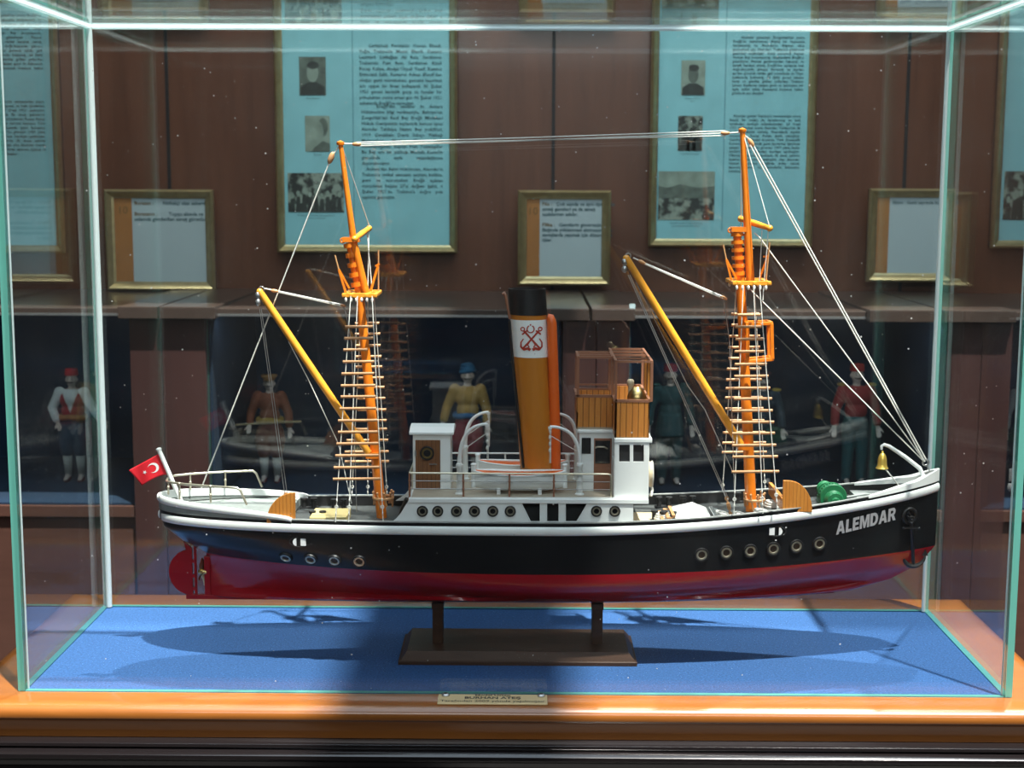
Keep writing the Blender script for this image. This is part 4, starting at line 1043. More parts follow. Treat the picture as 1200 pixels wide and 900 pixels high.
fs.append((12, 13, 14, 15)); bd.add(vs, fs); bd.build('stand_board', M['standwood'], stand, bevel=.0005)
for px, w in ((513.5, .0062), (699.5, .0062)):
    x = at(px, 735, YC).x; ps = MB(); ps.lohi((x-w, YC-.012, h2), (x+w, YC+.012, .0655)); ps.lohi((x-w-.0008, YC-.014, .058), (x+w+.0008, YC+.014, .0655))
    ps.build('stand_post', M['standwood'], stand, bevel=.0008)
# ------------------------------------------------------------------ glass case
GX0, GX1, GY0, GY1, GZ = -.556, .5415, 1.540, 1.873, .754; T = .0075; ZB = .0015
gcase = empty('glass_case_cover', ((GX0+GX1)/2, (GY0+GY1)/2, ZB), 'clear glass box cover with bright glued edges standing over the ship model', 'display case')
def pane(name, lo, hi, thin, parent=gcase, m=M['pane'], e=M['edge']):
    a = MB(); a.lohi(lo, hi); o = a.build(name, [m, e], parent)
    for p in o.data.polygons:
        n_ = p.normal; p.material_index = 0 if abs(n_[thin]) > .9 else 1
    return o
pane('glass_pane', (GX0, GY0, ZB), (GX0+T, GY1, GZ), 0); pane('glass_pane', (GX1-T, GY0, ZB), (GX1, GY1, GZ), 0)
pane('glass_pane', (GX0+T, GY0+.0006, ZB), (GX1-T, GY0+T, GZ), 1); pane('glass_pane', (GX0+T, GY1-T, ZB), (GX1-T, GY1-.0006, GZ), 1)
pane('glass_pane', (GX0, GY0, GZ), (GX1, GY1, GZ+.0045), 2, e=M['topedge'])
def seam(p, q_, w):
    a = MB(); a.tube([p, q_], w/2, 10); o = a.build('glued_seam', M['seam'], gcase, smooth=60); return o
e = .002
seam((GX0+T+e, GY1-T-e, ZB), (GX0+T+e, GY1-T-e, GZ-.001), .0080); seam((GX1-T-e, GY1-T-e, ZB), (GX1-T-e, GY1-T-e, GZ-.001), .0052)
seam((GX0+T+e, GY1-T-e, GZ-e), (GX1-T-e, GY1-T-e, GZ-e), .0040)
seam((GX0+T+e, GY0+T, GZ-e), (GX0+T+e, GY1-T-e, GZ-e), .0042); seam((GX1-T-e, GY0+T, GZ-e), (GX1-T-e, GY1-T-e, GZ-e), .0040)
seam((GX0+T+e, GY0+T+e, GZ-e), (GX1-T-e, GY0+T+e, GZ-e), .0036)
for x in (GX0+T+e*.6, GX1-T-e*.6): seam((x, GY0+T+e*.6, ZB), (x, GY0+T+e*.6, GZ-e), .0022)
# wooden base of the case with its felt
FW = .064; FF = .046
base = empty('case_base', ((GX0+GX1)/2, (GY0+GY1)/2, -.0355), 'honey coloured wooden base frame with blue felt floor under the glass box', 'display base')
fe = MB(); fe.lohi((GX0+.001, GY0+.001, -.006), (GX1-.001, GY1-.001, 0)); fe.build('felt_floor', M['felt'], base)
ox0, ox1, oy0, oy1 = GX0-FW, GX1+FW, GY0-FF, GY1+FW; zf = -.0355
prof = [(-.0005, .0008), (FW*.66, .0008), (FW*.84, -.0004), (FW*.94, -.0026), (FW*.985, -.0058), (FW, -.0095), (FW*.985, -.0125), (FW*.94, -.0142), (FW*.86, -.0160), (FW*.83, -.0185), (FW*.83, zf), (-.0005, zf)]
def mitred(c0, c1, out, name='frame_rail'):
    """one rail of the frame between the inner corners c0,c1; out = outward direction"""
    a = MB(); c0, c1, out = V(c0), V(c1), V(out); t = (c1-c0).normalized(); rows = []; ko = FF/FW if out.y < 0 else 1
    for c, s in ((c0, -1), (c1, 1)):
        kt = FF/FW if (t*s).y < 0 else 1; rows.append([c+out*u*ko+t*s*u*kt+V((0, 0, z)) for u, z in prof])
    a.grid(rows, closed=True); a.add(rows[0], [tuple(range(len(prof)))]); a.add(rows[1], [tuple(range(len(prof)))])
    return a.build(name, M['casewood'], base, smooth=35)
mitred((GX0, GY0, 0), (GX1, GY0, 0), (0, -1, 0)); mitred((GX1, GY1, 0), (GX0, GY1, 0), (0, 1, 0))
mitred((GX0, GY1, 0), (GX0, GY0, 0), (-1, 0, 0)); mitred((GX1, GY0, 0), (GX1, GY1, 0), (1, 0, 0))
# brass plaque screwed to the front rail
pl0, pl1 = atz(511.5, 828.5, .003), atz(642, 830, .003); py0 = GY0-.033; py1 = GY0-.003
pq = MB(); pq.lohi((pl0.x, py0, .0008), (pl1.x, py1, .0024)); plaque = pq.build('brass_plaque', mat('pale_brass_plate', (.66, .52, .28), .4, metal=.15), base, bevel=.0012)
cxp = (pl0.x+pl1.x)/2
for body, sz, yy, bold in (('Model Ustası', .0062, .0235, .0002), ('BURHAN ATEŞ', .0092, .0148, .0003), ('Tarafından 2009 yılında yapılmıştır', .0082, .0052, .0001)):
    tv, tf = text(body, sz, 'CENTER', bold=bold); a = MB(); a.add([(cxp+v.x*(1.0 if sz > .007 else 1.2), py0+yy+v.y, .0026) for v in tv], tf); a.build('engraved_lettering', M['black'], plaque, fix=False)
for x in (pl0.x+.0078, pl1.x-.0066):
    s = MB(); s.lathe([(.0042, 0), (.0044, .0012), (.0032, .0024), (0, .0028)], (x, py1-.0055, .0024), n=16); so_ = s.build('screw', M['steel'], plaque, smooth=50)
    s = MB(); s.box((x, py1-.0055, .0052), (.004, .0009, .0006), .5); s.box((x, py1-.0055, .0052), (.0009, .004, .0006), .5); s.build('screw_slot', M['black'], plaque)
# pedestal under the base
ped = empty('pedestal', ((GX0+GX1)/2, (GY0+GY1)/2, -.92), 'black lacquered pedestal with rounded top moulding under the wooden base', 'pedestal')
pd = MB(); pd.lohi((ox0+.012, oy0+.012, -.92), (ox1-.012, oy1-.012, -.0525)); pd.build('pedestal_body', M['pedestal'], ped)
pt = MB(); mo = [(u_, z_+.0095) for u_, z_ in [(-.02, -.0455), (.004, -.0455), (.0075, -.0475), (.008, -.0505), (.006, -.053), (.010, -.0545), (.0135, -.058), (.0135, -.062), (.010, -.066), (.004, -.067), (.002, -.074), (-.02, -.074)]]
cs = [V((ox0, oy0, 0)), V((ox1, oy0, 0)), V((ox1, oy1, 0)), V((ox0, oy1, 0))]; dg4 = [V((-1, -1, 0)), V((1, -1, 0)), V((1, 1, 0)), V((-1, 1, 0))]
rows = [[c_+d_*(u-.002)+V((0, 0, z)) for u, z in mo] for c_, d_ in zip(cs, dg4)]
pt.grid(rows+[rows[0]], closed=True); pt.build('pedestal_moulding', M['pedestal'], ped, smooth=40)
tp = MB(); tp.lohi((ox0+.008, oy0+.008, -.053), (ox1-.008, oy1-.008, -.036)); tp.build('pedestal_top', M['pedestal'], ped)
# ================================================================== THE ROOM BEHIND
YWALL = 3.60
fl_ = MB(); fl_.lohi((-3, -2.3, -.97), (3, 3.75, -.92)); struct('floor', fl_, M['floorm'])
wb_ = MB(); wb_.lohi((-3, YWALL, -.92), (3, YWALL+.1, 2.35)); struct('wall_back', wb_, M['wallwood'])
for nm, x in (('wall_left', -3.0), ('wall_right', 2.9)):
    a = MB(); a.lohi((x, -2.3, -.92), (x+.1, YWALL, 2.35)); struct(nm, a, M['roomwall'])
a = MB(); a.lohi((-3, -2.4, -.92), (3, -2.3, 2.35)); struct('wall_front', a, M['roomwall'])
# ceiling with a long roof light split by one beam
CZ = 2.10; SX0, SX1, SY0, SY1 = -1.0, 1.75, -.55, 2.62
LZ = 3.5; BX0, BX1 = -.215+.2*LZ, .045+.2*LZ
a = MB(); a.lohi((-3, -2.4, CZ), (SX0, 3.7, CZ+.08)); a.lohi((SX1, -2.4, CZ), (3, 3.7, CZ+.08)); a.lohi((SX0, -2.4, CZ), (SX1, SY0, CZ+.08)); a.lohi((SX0, SY1, CZ), (SX1, 3.7, CZ+.08))
struct('ceiling', a, M['ceil'])
a = MB(); a.lohi((-2.3, -2.2, CZ+.08), (-2.2, 3.9, LZ)); a.lohi((2.9, -2.2, CZ+.08), (3.0, 3.9, LZ)); a.lohi((-2.2, -2.2, CZ+.08), (2.9, -2.1, LZ)); a.lohi((-2.2, 3.8, CZ+.08), (2.9, 3.9, LZ)); struct('trim_1', a, M['ceil'])
a = MB(); a.lohi((BX0, -2.1, LZ-.08), (BX1, 3.8, LZ)); struct('trim_5', a, M['ceil'])
# dark joints of the wall panelling
for i, px in enumerate((197, 648.5, 1062)):
    x = at(px, 150, YWALL).x; a = MB(); a.lohi((x-.004, YWALL-.0025, .2), (x+.004, YWALL+.001, 2.1)); struct('trim_%d' % (i+2), a, M['black'])
def mframe(o, x0, x1, z0, z1, Y, w, d, m=M['gold'], name='frame'):
    """moulded picture frame, mitred, facing -Y"""
    prof = [(0, 0), (0, d*.7), (w*.25, d), (w*.5, d*.8), (w*.75, d*.45), (w, d*.35), (w, 0)]
    a = MB(); rows = []
    for cx_, cz_, sx_, sz_ in ((x0, z0, 1, 1), (x1, z0, -1, 1), (x1, z1, -1, -1), (x0, z1, 1, -1)):
        rows.append([V((cx_+sx_*u, Y-h, cz_+sz_*u)) for u, h in prof])
    a.grid(rows+[rows[0]], closed=True); return a.build(name, m, o, smooth=25)
def flat(name, pts, Y, m, parent, fix=False):
    a = MB(); a.add([V((x, Y, z)) for x, z in pts], [tuple(range(len(pts)))]); return a.build(name, m, parent, fix=fix)
def lettering(parent, body, x, z, Y, size, width=0, align='LEFT', m=M['ink'], bold=.0, lines=1.0, rx=0, name='printed_text', res=1):
    tv, tf = text(body, size, align, width, bold, res=res, lines=lines); a = MB(); a.add([V((x+v.x, Y, z+v.y)) for v in tv], tf); return a.build(name, m, parent, fix=False)
def rect(x0, x1, z0, z1): return [(x0, z0), (x1, z0), (x1, z1), (x0, z1)]
def portrait(parent, x0, x1, z0, z1, Y, kind):
    w, h = x1-x0, z1-z0; a = MB(); a.lohi((x0, Y, z0), (x1, Y+.0006, z1)); ph = a.build('photograph', M['photocrowd'] if kind in ('crowd', 'view', 'group') else M['photopale'] if kind in ('bust', 'pale') else M['photomid'], parent)
    cx_ = (x0+x1)/2; y = Y-.0003
    def el(c, rx_, rz_, m, nm, n=20): flat(nm, [(c[0]+rx_*math.cos(2*PI*i/n), c[1]+rz_*math.sin(2*PI*i/n)) for i in range(n)], y, m, ph)
    if kind in ('bust', 'dark'):
        sh = [(x0+w*.04, z0), (x1-w*.04, z0), (x1-w*.06, z0+h*.22), (cx_+w*.16, z0+h*.34), (cx_-w*.16, z0+h*.34), (x0+w*.06, z0+h*.22)]
        flat('printed_shoulders', sh, y, M['photodark'], ph); y -= .0003
        el((cx_, z0+h*.58), w*.22, h*.24, M['photomid'] if kind == 'bust' else M['photopale'], 'printed_head')
        y -= .0003; el((cx_+w*.02, z0+h*.78), w*.22, h*.10, M['photodark'], 'printed_hair')
    if kind == 'pale':
        flat('printed_shoulders', [(x0+w*.25, z0), (x1, z0), (x1, z0+h*.22), (cx_+w*.2, z0+h*.3), (x0+w*.35, z0+h*.1)], y, M['photomid'], ph)
        el((cx_+w*.22, z0+h*.68), w*.2, h*.26, M['photomid'], 'printed_hair'); y -= .0003
        el((cx_-w*.05, z0+h*.55), w*.30, h*.32, M['photopale'], 'printed_head')
    if kind == 'group':
        for f, s in ((.3, .9), (.55, 1.05), (.78, .85)):
            flat('printed_shoulders', [(x0+w*(f-.2), z0), (x0+w*(f+.2), z0), (x0+w*(f+.15), z0+h*.42*s), (x0+w*(f-.15), z0+h*.42*s)], y, M['photodark'], ph); el((x0+w*f, z0+h*.52*s), w*.10, h*.12, M['photodark'], 'printed_head')
    if kind == 'crowd':
        for k_ in range(9): el((x0+w*(.08+.105*k_), z0+h*(.42+.16*((k_*37) % 5)/5)), w*.035, h*.07, M['photopale'], 'printed_face', 10)
        for k_ in range(9): flat('printed_figure', [(x0+w*(.03+.105*k_), z0), (x0+w*(.13+.105*k_), z0), (x0+w*(.11+.105*k_), z0+h*(.34+.14*((k_*37) % 5)/5)), (x0+w*(.05+.105*k_), z0+h*(.34+.14*((k_*37) % 5)/5))], y+.0001, M['photodark'], ph)
    if kind == 'view':
        flat('printed_sky', rect(x0, x1, z0+h*.62, z1), y, M['photopale'], ph)
        flat('printed_hill', [(x0, z0+h*.45), (x1, z0+h*.45), (x1, z0+h*.70), (x0+w*.7, z0+h*.66), (x0+w*.4, z0+h*.74), (x0+w*.15, z0+h*.66), (x0, z0+h*.70)], y-.0002, M['photomid'], ph)
    return ph
YP = YWALL-.022
T1 = "   Çarkçıbaşı Feridettin Osman Efendi, Yağcı Trabzonlu Mesut Efendi, Kazancı Lazistanlı Lütfiağazı Ali Reis, Serdümen Trabzonlu Fuat Reis, Serdümen Rizeli Recep Kahya, Ateşçi Ünyeli Yusuf, Kazancı Erzincanlı Salih, Kamarot Adnan Efendi'den oluşan gemi mürettebatı, gemisini kaçırmak için uygun bir fırsat kollayarak 05 Şubat 1921 gecesi karanlık geçip te havalar bir yolculuktan sonra ertesi gün 06 Şubat 1921 sabahında Ereğli'ye varmıştır."
T2 = "   Ereğli'den telsizler ile Ankara Hükümetine bilgi verilmesiyle, Bahriye'nin Zonguldak'tan Rauf Bey Ereğli Müdafaa-i Hukuk Cemiyetinin toplantıda kurucu üyesi Alemdar Tahlisiye Nazım Bey yetkilileri, 1919 Çanakkale Deniz Subayı Yüzbaşı Mehmetbey Murtaz Mesut Tuna komutanlığında, Kaptan Fuat Tuztaşıgiller Bu Bey için bir yüzbaşı Mustafa Kemal'in görevinde tayfa vatandaşlarına duyurulmuştur.\n   Ankara'dan Bahri Hükümetin, Alemdar'ın Trabzon'a intikal etmesini emriyle birlikte, gemi ve mürettebatı Ereğli açıktan mücadelesi başına 27'si doğum şahit, 6 Şubat 1921'de Trabzon'a doğru yola tepkisiz geçmiştir."
T3 = "   Alemdar gemisinin Zonguldak'tan sonra Ereğli'de demirlemesi, Büyük bir heyecanla karşılanmış ve Alemdar'ın düşman eline geçmemesi için Alemdar'ı Trabzon'a götürecek gemiciler seçilmiştir. Gemi personeli Kaptan Osman Bey komutasında, düşmanların Ereğli'yi gözetleyen Fransız gambotundan habersiz ve süratli hareket etmiş, Ereğli'den ayrılarak batı doğrultusunda güneye ilerlemiş ve kıyıdan yardım görerek sahilin gizli yerlerinde ve Ünye açıklarında beklemiş. 26 Eylül gecesi sabaha karşı ve gündüz gidilen yollardan Trabzon Limanı Kıyılarına ulaşan gemi ve kahraman bir tayfa millet adına Karadeniz boyunca halkın gönlünde yer almıştır."
T4 = "   Alemdar gemisi Trabzon'a varmasından sonra büyük bir coşku ile karşılanmış ve halk tarafından sevinçle selamlanmıştır. 27 Ocak 1921 tarihinden sonra Alemdar, Türkiye'nin ilk deniz şehitlerini vermiş, Fransızlarla yapılan mücadelede Recep Kahya şehit olmuştur. Cumhuriyet dönemi boyunca Türk Denizcilik Kurumu'nun filosunda gemi kurtarma işlerinde çalışan Alemdar, bu görevini 1959 yılına kadar sürdürmüş ve ardından hurdaya ayrılmıştır. Ülkemizin denizcilik tarihinde ilk deniz zaferini kazanan gemi olarak anılmakta olan Alemdar Gemisi Karadeniz Ereğli'de müze olarak ziyarete açılmış ve denizcilerin hizmetine sunulmuştur."
def poster(px0, px1, pyt, pyb, label, photos, blocks, mid=None, mast_sketch=False):
    a, b = at(px0, 150, YP), at(px1, 150, YP); zt, zb_ = at((px0+px1)/2, pyt, YP).z, at((px0+px1)/2, pyb, YP).z
    o = empty('framed_poster', ((a.x+b.x)/2, YP, zb_), label, 'poster', 'large framed posters on the wall')
    x0_, x1_ = a.x, b.x; fw = .019
    bk = MB(); bk.lohi((x0_+.003, YP-.004, zb_+.003), (x1_-.003, YWALL-.001, zt-.003)); bk.build('backing_board', M['black'], o)
    mframe(o, x0_, x1_, zb_, zt, YP-.002, fw, .020)
    sh = MB(); sh.lohi((x0_+fw-.002, YP-.0055, zb_+fw-.002), (x1_-fw+.002, YP-.004, zt-fw+.002)); pr_ = sh.build('poster_print', M['paper'], o)
    X = lambda u: x0_+fw+(x1_-x0_-2*fw)*u
    Zz = lambda py: at((px0+px1)/2, py, YP).z
    for (u0, u1, p0, p1, kind, cap_) in photos:
        portrait(o, X(u0), X(u1), Zz(p1), Zz(p0), YP-.0066, kind)
        if cap_: lettering(o, cap_, X((u0+u1)/2), Zz(p1+4.5), YP-.0062, .0062, align='CENTER', m=M['ink'], name='photo_caption', lines=1.1)
    for (u0, u1, py, size, body, ls) in blocks:
        lettering(o, body, X(u0), Zz(py+2.5), YP-.0062, size, width=X(u1)-X(u0), align='JUSTIFY', bold=.0002, lines=ls)
    if mid: ln = MB(); ln.lohi((X(mid)-.0012, YP-.0060, Zz(270)), (X(mid)+.0012, YP-.0058, Zz(6))); ln.build('column_line', mat('blue_grey_line', (.12, .33, .38), .6), o)
    if mast_sketch:
        m_ = M['photomid']; y = YP-.006; u = mast_sketch
        hl_ = [(X(u[0]), Zz(u[2]+8)), (X(u[1]), Zz(u[2]+8)), (X(u[1]+.02), Zz(u[2]+2)), (X(u[0]-.02), Zz(u[2]+1))]
        sk = MB(); sk.add([V((x, y, z)) for x, z in hl_], [(0, 1, 2, 3)])
        for f in (.25, .72): x = X(u[0]+(u[1]-u[0])*f); sk.lohi((x-.001, y-.0002, Zz(u[2]+2)), (x+.001, y, Zz(u[2]-13)))
        x = X(u[0]+(u[1]-u[0])*.5); sk.lohi((x-.006, y-.0002, Zz(u[2]+2)), (x+.006, y, Zz(u[2]-8))); sk.build('printed_ship_drawing', m_, o, fix=False)
    return o
YP0 = YP
poster(323.5, 536, -6, 296, 'light blue poster behind the left mast top, with a moustached portrait',
       [(.10, .26, 67, 112, 'dark', 'Gemi Kaptanı'), (.13, .28, 136, 178, 'pale', 'Yüzbaşı'), (.02, .36, 203, 249, 'crowd', 'Ereğli halkı Alemdar mürettebatı ile\nTrabzon önlerinde')],
       [(.46, .955, 53, .0112, T1, 1.22), (.47, .96, 124, .0112, T2, 1.22)], mid=.42, mast_sketch=(.06, .32, 24))
poster(761.5, 954.5, 1, 289, 'light blue poster behind the right mast top, with a harbour view photograph',
       [(.15, .31, 71, 112, 'bust', 'Kaptan Osman\nReis'), (.135, .30, 136, 177, 'group', 'Tayfadan bir grup'), (.01, .39, 201, 258, 'view', 'Alemdar Gemisi Ereğli limanında\nhalk tarafından karşılanırken')],
       [(.49, .965, 43, .0088, T3, 1.07), (.48, .955, 135, .0088, T4, 1.07)], mid=.445, mast_sketch=(.06, .40, 28))
poster(-141, 72, -6, 296, 'light blue poster cut off by the left edge, all printed text',
       [(.04, .36, 203, 249, 'crowd', ''), (.10, .26, 67, 112, 'dark', '')], [(.46, .955, 17, .0092, T3, 1.13), (.46, .955, 118, .0092, T4, 1.13)], mid=.42)
poster(1166, 1378, -2, 291, 'light blue poster cut off by the right edge beyond the case corner',
       [(.12, .30, 78, 120, 'bust', ''), (.02, .39, 201, 258, 'crowd', '')], [(.49, .965, 43, .0088, T4, 1.07), (.48, .955, 135, .0088, T3, 1.07)], mid=.445)
# small framed cards
def card(px0, px1, pyt, pyb, Y, label, number, texts, stripe=.20, group='small gold framed cards'):
    x0_, x1_ = at(px0, (pyt+pyb)/2, Y).x, at(px1, (pyt+pyb)/2, Y).x; zt, zb_ = at((px0+px1)/2, pyt, Y).z, at((px0+px1)/2, pyb, Y).z
    o = empty('framed_card', ((x0_+x1_)/2, Y, zb_), label, 'picture frame', group); fw = .021
    bk = MB(); bk.lohi((x0_+.002, Y-.003, zb_+.002), (x1_-.002, Y+.012, zt-.002)); bk.build('backing_board', M['black'], o)
    mframe(o, x0_, x1_, zb_, zt, Y-.001, fw, .018)
    ix0, ix1, iz0, iz1 = x0_+fw-.002, x1_-fw+.002, zb_+fw-.002, zt-fw+.002
    sx_ = ix0+(ix1-ix0)*stripe
    a = MB(); a.lohi((sx_, Y-.0045, iz0), (ix1, Y-.003, iz1)); cd = a.build('card_print', M['card'], o)
    a = MB(); a.lohi((ix0, Y-.0046, iz0), (sx_, Y-.003, iz1)); cs_ = a.build('orange_stripe', M['cardorange'], o)
    if number: lettering(o, number, (ix0+sx_)/2, iz1-.040, Y-.005, .026, align='CENTER', m=M['inkgold'], name='printed_number', res=2)
    W = ix1-sx_-.008
    for (dz, size, body, m) in texts: lettering(o, body, sx_+.006, iz1-dz, Y-.005, size, m=m, bold=.0003, res=2)
    return o
YL = 3.54
card(125.5, 252, 222, 340, YL, 'small gold framed card standing on the left pillar cap, above the flag', '10',
     [(.018, .0125, 'Borazan :', M['inkgold']), (.018, .0125, '                    Nöbetçi olan askerdir.', M['ink']), (.044, .0125, 'Borazancı :', M['inkgold']), (.044, .0125, '                        Topçu altında ve\nselamda gönderilen savaş görevlisi.', M['ink'])])
card(607, 715, 223, 334, YL, 'small gold framed card standing behind the black funnel top', '10',
     [(.018, .0122, 'Filo :', M['inkgold']), (.018, .0122, '          Çok sayıda ve aynı tipte olan\nsavaş gemileri ya da savaş\nuçaklarının adıdır.', M['ink']), (.068, .0122, 'Filika :', M['inkgold']), (.068, .0122, '            Gemilerin güvertesinde,\nBaşında yüklenmesi alınmasında ve\nsavaşlarda yapmak için düzenlenen\nişler.', M['ink'])], stripe=.18)
card(1016, 1116, 221, 330, YL, 'small gold framed card partly behind the right rear edge of the glass case', '',
     [(.018, .0110, 'Silyon : Gemi seyrinde kullanılan ışık.', M['ink'])], stripe=.19)
YH = YWALL-.016
card(120, 243, -92, 30, YH, 'small gold framed card cut off at the top left, above the rear glass edge', '',
     [(.158, .0120, 'Bando Bölüğü adı verilen Bandocular\nve askerlik yapan kıta.', M['ink'])], stripe=.235, group='small framed cards along the top')
card(608, 722, -80, 34, YH, 'small gold framed card cut off at the top centre, above the rear glass edge', '',
     [(.126, .0110, 'Flok :', M['ink']), (.140, .0120, 'Bahriye erlerinin ön güvertede\nyelkeni çekip düzeltmesi için\nve bahriye düzenleme...', M['ink'])], stripe=.20, group='small framed cards along the top')
card(1029, 1133, -80, 30, YH, 'small gold framed card cut off at the top right, above the rear glass edge', '', [], stripe=.17, group='small framed cards along the top')
# ------------------------------------------------------------------ pillars and showcases
YF = 3.06; ZT = .295; ZFL = -.128
def pillar(px0, px1, cpx0, cpx1, label, split):
    x0_, x1_ = at(px0, 450, YF).x, at(px1, 450, YF).x; c0, c1 = at(cpx0, 362, YF-.02).x, at(cpx1, 362, YF-.02).x
    o = empty('wooden_pillar', ((x0_+x1_)/2, YF+.2, -.92), label, 'pillar', 'pillars between the showcases')
    xm_ = x0_+(x1_-x0_)*split
    a = MB(); a.lohi((x0_, YF-.01, -.92), (xm_-.0008, YWALL-.002, ZT-.020)); a.build('pillar_panel', M['pillarwood'], o, bevel=.001)
    a = MB(); a.lohi((xm_+.0008, YF-.01, -.92), (x1_, YWALL-.002, ZT-.020)); a.build('pillar_panel', M['pillarwood'], o, bevel=.001)
    cm = c0+(c1-c0)*split
    a = MB(); a.lohi((c0, YF-.03, ZT-.020), (cm-.003, YWALL-.03, ZT+.006)); a.build('pillar_cap', M['capwood'], o, bevel=.002)
    a = MB(); a.lohi((cm+.003, YF-.03, ZT-.020), (c1, YWALL-.03, ZT+.006)); a.build('pillar_cap', M['capwood'], o, bevel=.002)
    return x0_, x1_
P1 = pillar(155, 243, 139, 253, 'dark wooden pillar behind the flag, at the left between showcases', .42)
P2 = pillar(659, 737, 640, 744, 'dark wooden pillar behind the funnel and wheelhouse', .5)
P3 = pillar(1112, 1182, 1018, 1190, 'dark wooden pillar seen through the right side of the glass case', .5)
def showcase(x0_, x1_, label):
    o = empty('showcase', ((x0_+x1_)/2, (YF+YWALL)/2, -.92), label, 'display cabinet', 'wall showcases')
    g = .0015; x0_ += g; x1_ -= g
    a = MB(); a.lohi((x0_, YF+.004, -.92), (x1_, YWALL-.002, ZFL-.012)); a.build('cabinet_body', M['plinth'], o, bevel=.002)
    a = MB(); a.lohi((x0_, YF+.008, ZFL-.012), (x1_, YWALL-.002, ZFL)); a.build('showcase_floor', M['navy'], o)
    a = MB(); a.lohi((x0_, YWALL-.012, ZFL), (x1_, YWALL-.002, ZT-.012)); a.lohi((x0_, YF+.02, ZFL), (x0_+.006, YWALL-.012, ZT-.012)); a.lohi((x1_-.006, YF+.02, ZFL), (x1_, YWALL-.012, ZT-.012)); a.build('backdrop', M['navy'], o)
    a = MB(); a.lohi((x0_, YF+.002, ZT-.012), (x1_, YWALL-.004, ZT)); a.build('cabinet_top', M['capwood'], o, bevel=.0015)
    a = MB(); a.lohi((x0_, YF+.003, ZFL-.004), (x1_, YF+.009, ZT-.014)); gp = a.build('glass_front', [M['paneclean'], M['edge']], o)
    for p in gp.data.polygons: p.material_index = 0 if abs(p.normal.y) > .9 else 1
    a = MB(); a.lohi((x0_, YF-.002, ZT-.016), (x1_, YF+.012, ZT-.011)); a.build('edge_glint_strip', M['steel'], o)  # pale metal strip stands in for the glint along the glass edge
    a = MB(); a.lohi((x0_, YF-.004, ZFL-.030), (x1_, YF+.012, ZFL-.004)); a.build('bottom_rail', M['plinth'], o, bevel=.002)
    return o
showcase(-1.75, P1[0], 'dark blue lined showcase at the far left holding the red vested figurine')
showcase(P1[1], P2[0], 'dark blue lined showcase between the left pillar and the funnel')
showcase(P2[1], P3[0], 'dark blue lined showcase behind the right mast and the bow')
showcase(P3[1], 2.1, 'dark blue lined showcase at the far right edge')
# paper tags stuck to the pillars
for px, py, lab in ((246, 368, 'small pale paper tag on the right side of the left pillar cap'), (741, 364, 'small pale paper tag on the right edge of the pillar behind the wheelhouse')):
    a = MB(); p = at(px, py, YF-.012); a.lohi((p.x-.006, YF-.0125, p.z-.012), (p.x+.006, YF-.0105, p.z+.014)); tag(a.build('paper_tag', M['card'], loc=tuple(p)), lab, 'tag')
# ------------------------------------------------------------------ costumed figurines
def remeshed(mb, voxel, smooth=2):
    me = bpy.data.meshes.new('t'); me.from_pydata([tuple(v) for v in mb.v], [], mb.f); t = bpy.data.objects.new('t', me); C.objects.link(t)
    r = t.modifiers.new('r', 'REMESH'); r.mode = 'VOXEL'; r.voxel_size = voxel
    s = t.modifiers.new('s', 'SMOOTH'); s.factor = .5; s.iterations = smooth
    dg = bpy.context.evaluated_depsgraph_get(); dg.update(); m2 = bpy.data.meshes.new_from_object(t.evaluated_get(dg))
    out = ([v.co.copy() for v in m2.vertices], [tuple(p.vertices) for p in m2.polygons]); bpy.data.objects.remove(t); return out
def limb(mb, pts, rr, n=12):
    for p, r in zip(pts, rr): mb.ell(p, (r, r, r), 12, 8)
    for (p, a), (q_, b) in zip(zip(pts, rr), list(zip(pts, rr))[1:]): mb.tube([p, q_], [a, b], n)
def hand(mb, w, d, s):
    """palm, four unequal curled fingers and a thumb; w wrist, d direction, s side sign"""
    w, d = V(w), V(d).normalized(); fw_ = V((0, -1, 0)); sd = d.cross(fw_).normalized(); fw_ = sd.cross(d).normalized()
    R = Matrix((sd, fw_, d)).transposed()
    mb.ell(w+d*.030, (.021, .011, .032), 12, 8, R=R)
    for k_, L in zip((-1.5, -.5, .5, 1.5), (.034, .042, .045, .037)):
        a = w+d*.052+sd*.0105*k_; b = a+d*L*.55+fw_*.003; c = b+d*L*.42+fw_*.010
        limb(mb, [a, b, c], [.0068, .0062, .0052], 8)
    a = w+d*.018+sd*s*.017; b = a+d*.020+sd*s*.016+fw_*.004; c = b+d*.018+sd*s*.004+fw_*.006; limb(mb, [a, b, c], [.0080, .0070, .0058], 8)
FIGMAT = {}
def fmat(c, rough=.8):
    k_ = tuple(c)
    if k_ not in FIGMAT: FIGMAT[k_] = mat('cloth_%d' % len(FIGMAT), c, rough, vary=.15, vscale=60, bump=.2, bscale=500)
    return FIGMAT[k_]
SKIN = mat('painted_skin', (.56, .47, .42), .5); LASH = mat('dark_hair', (.03, .025, .022), .7)
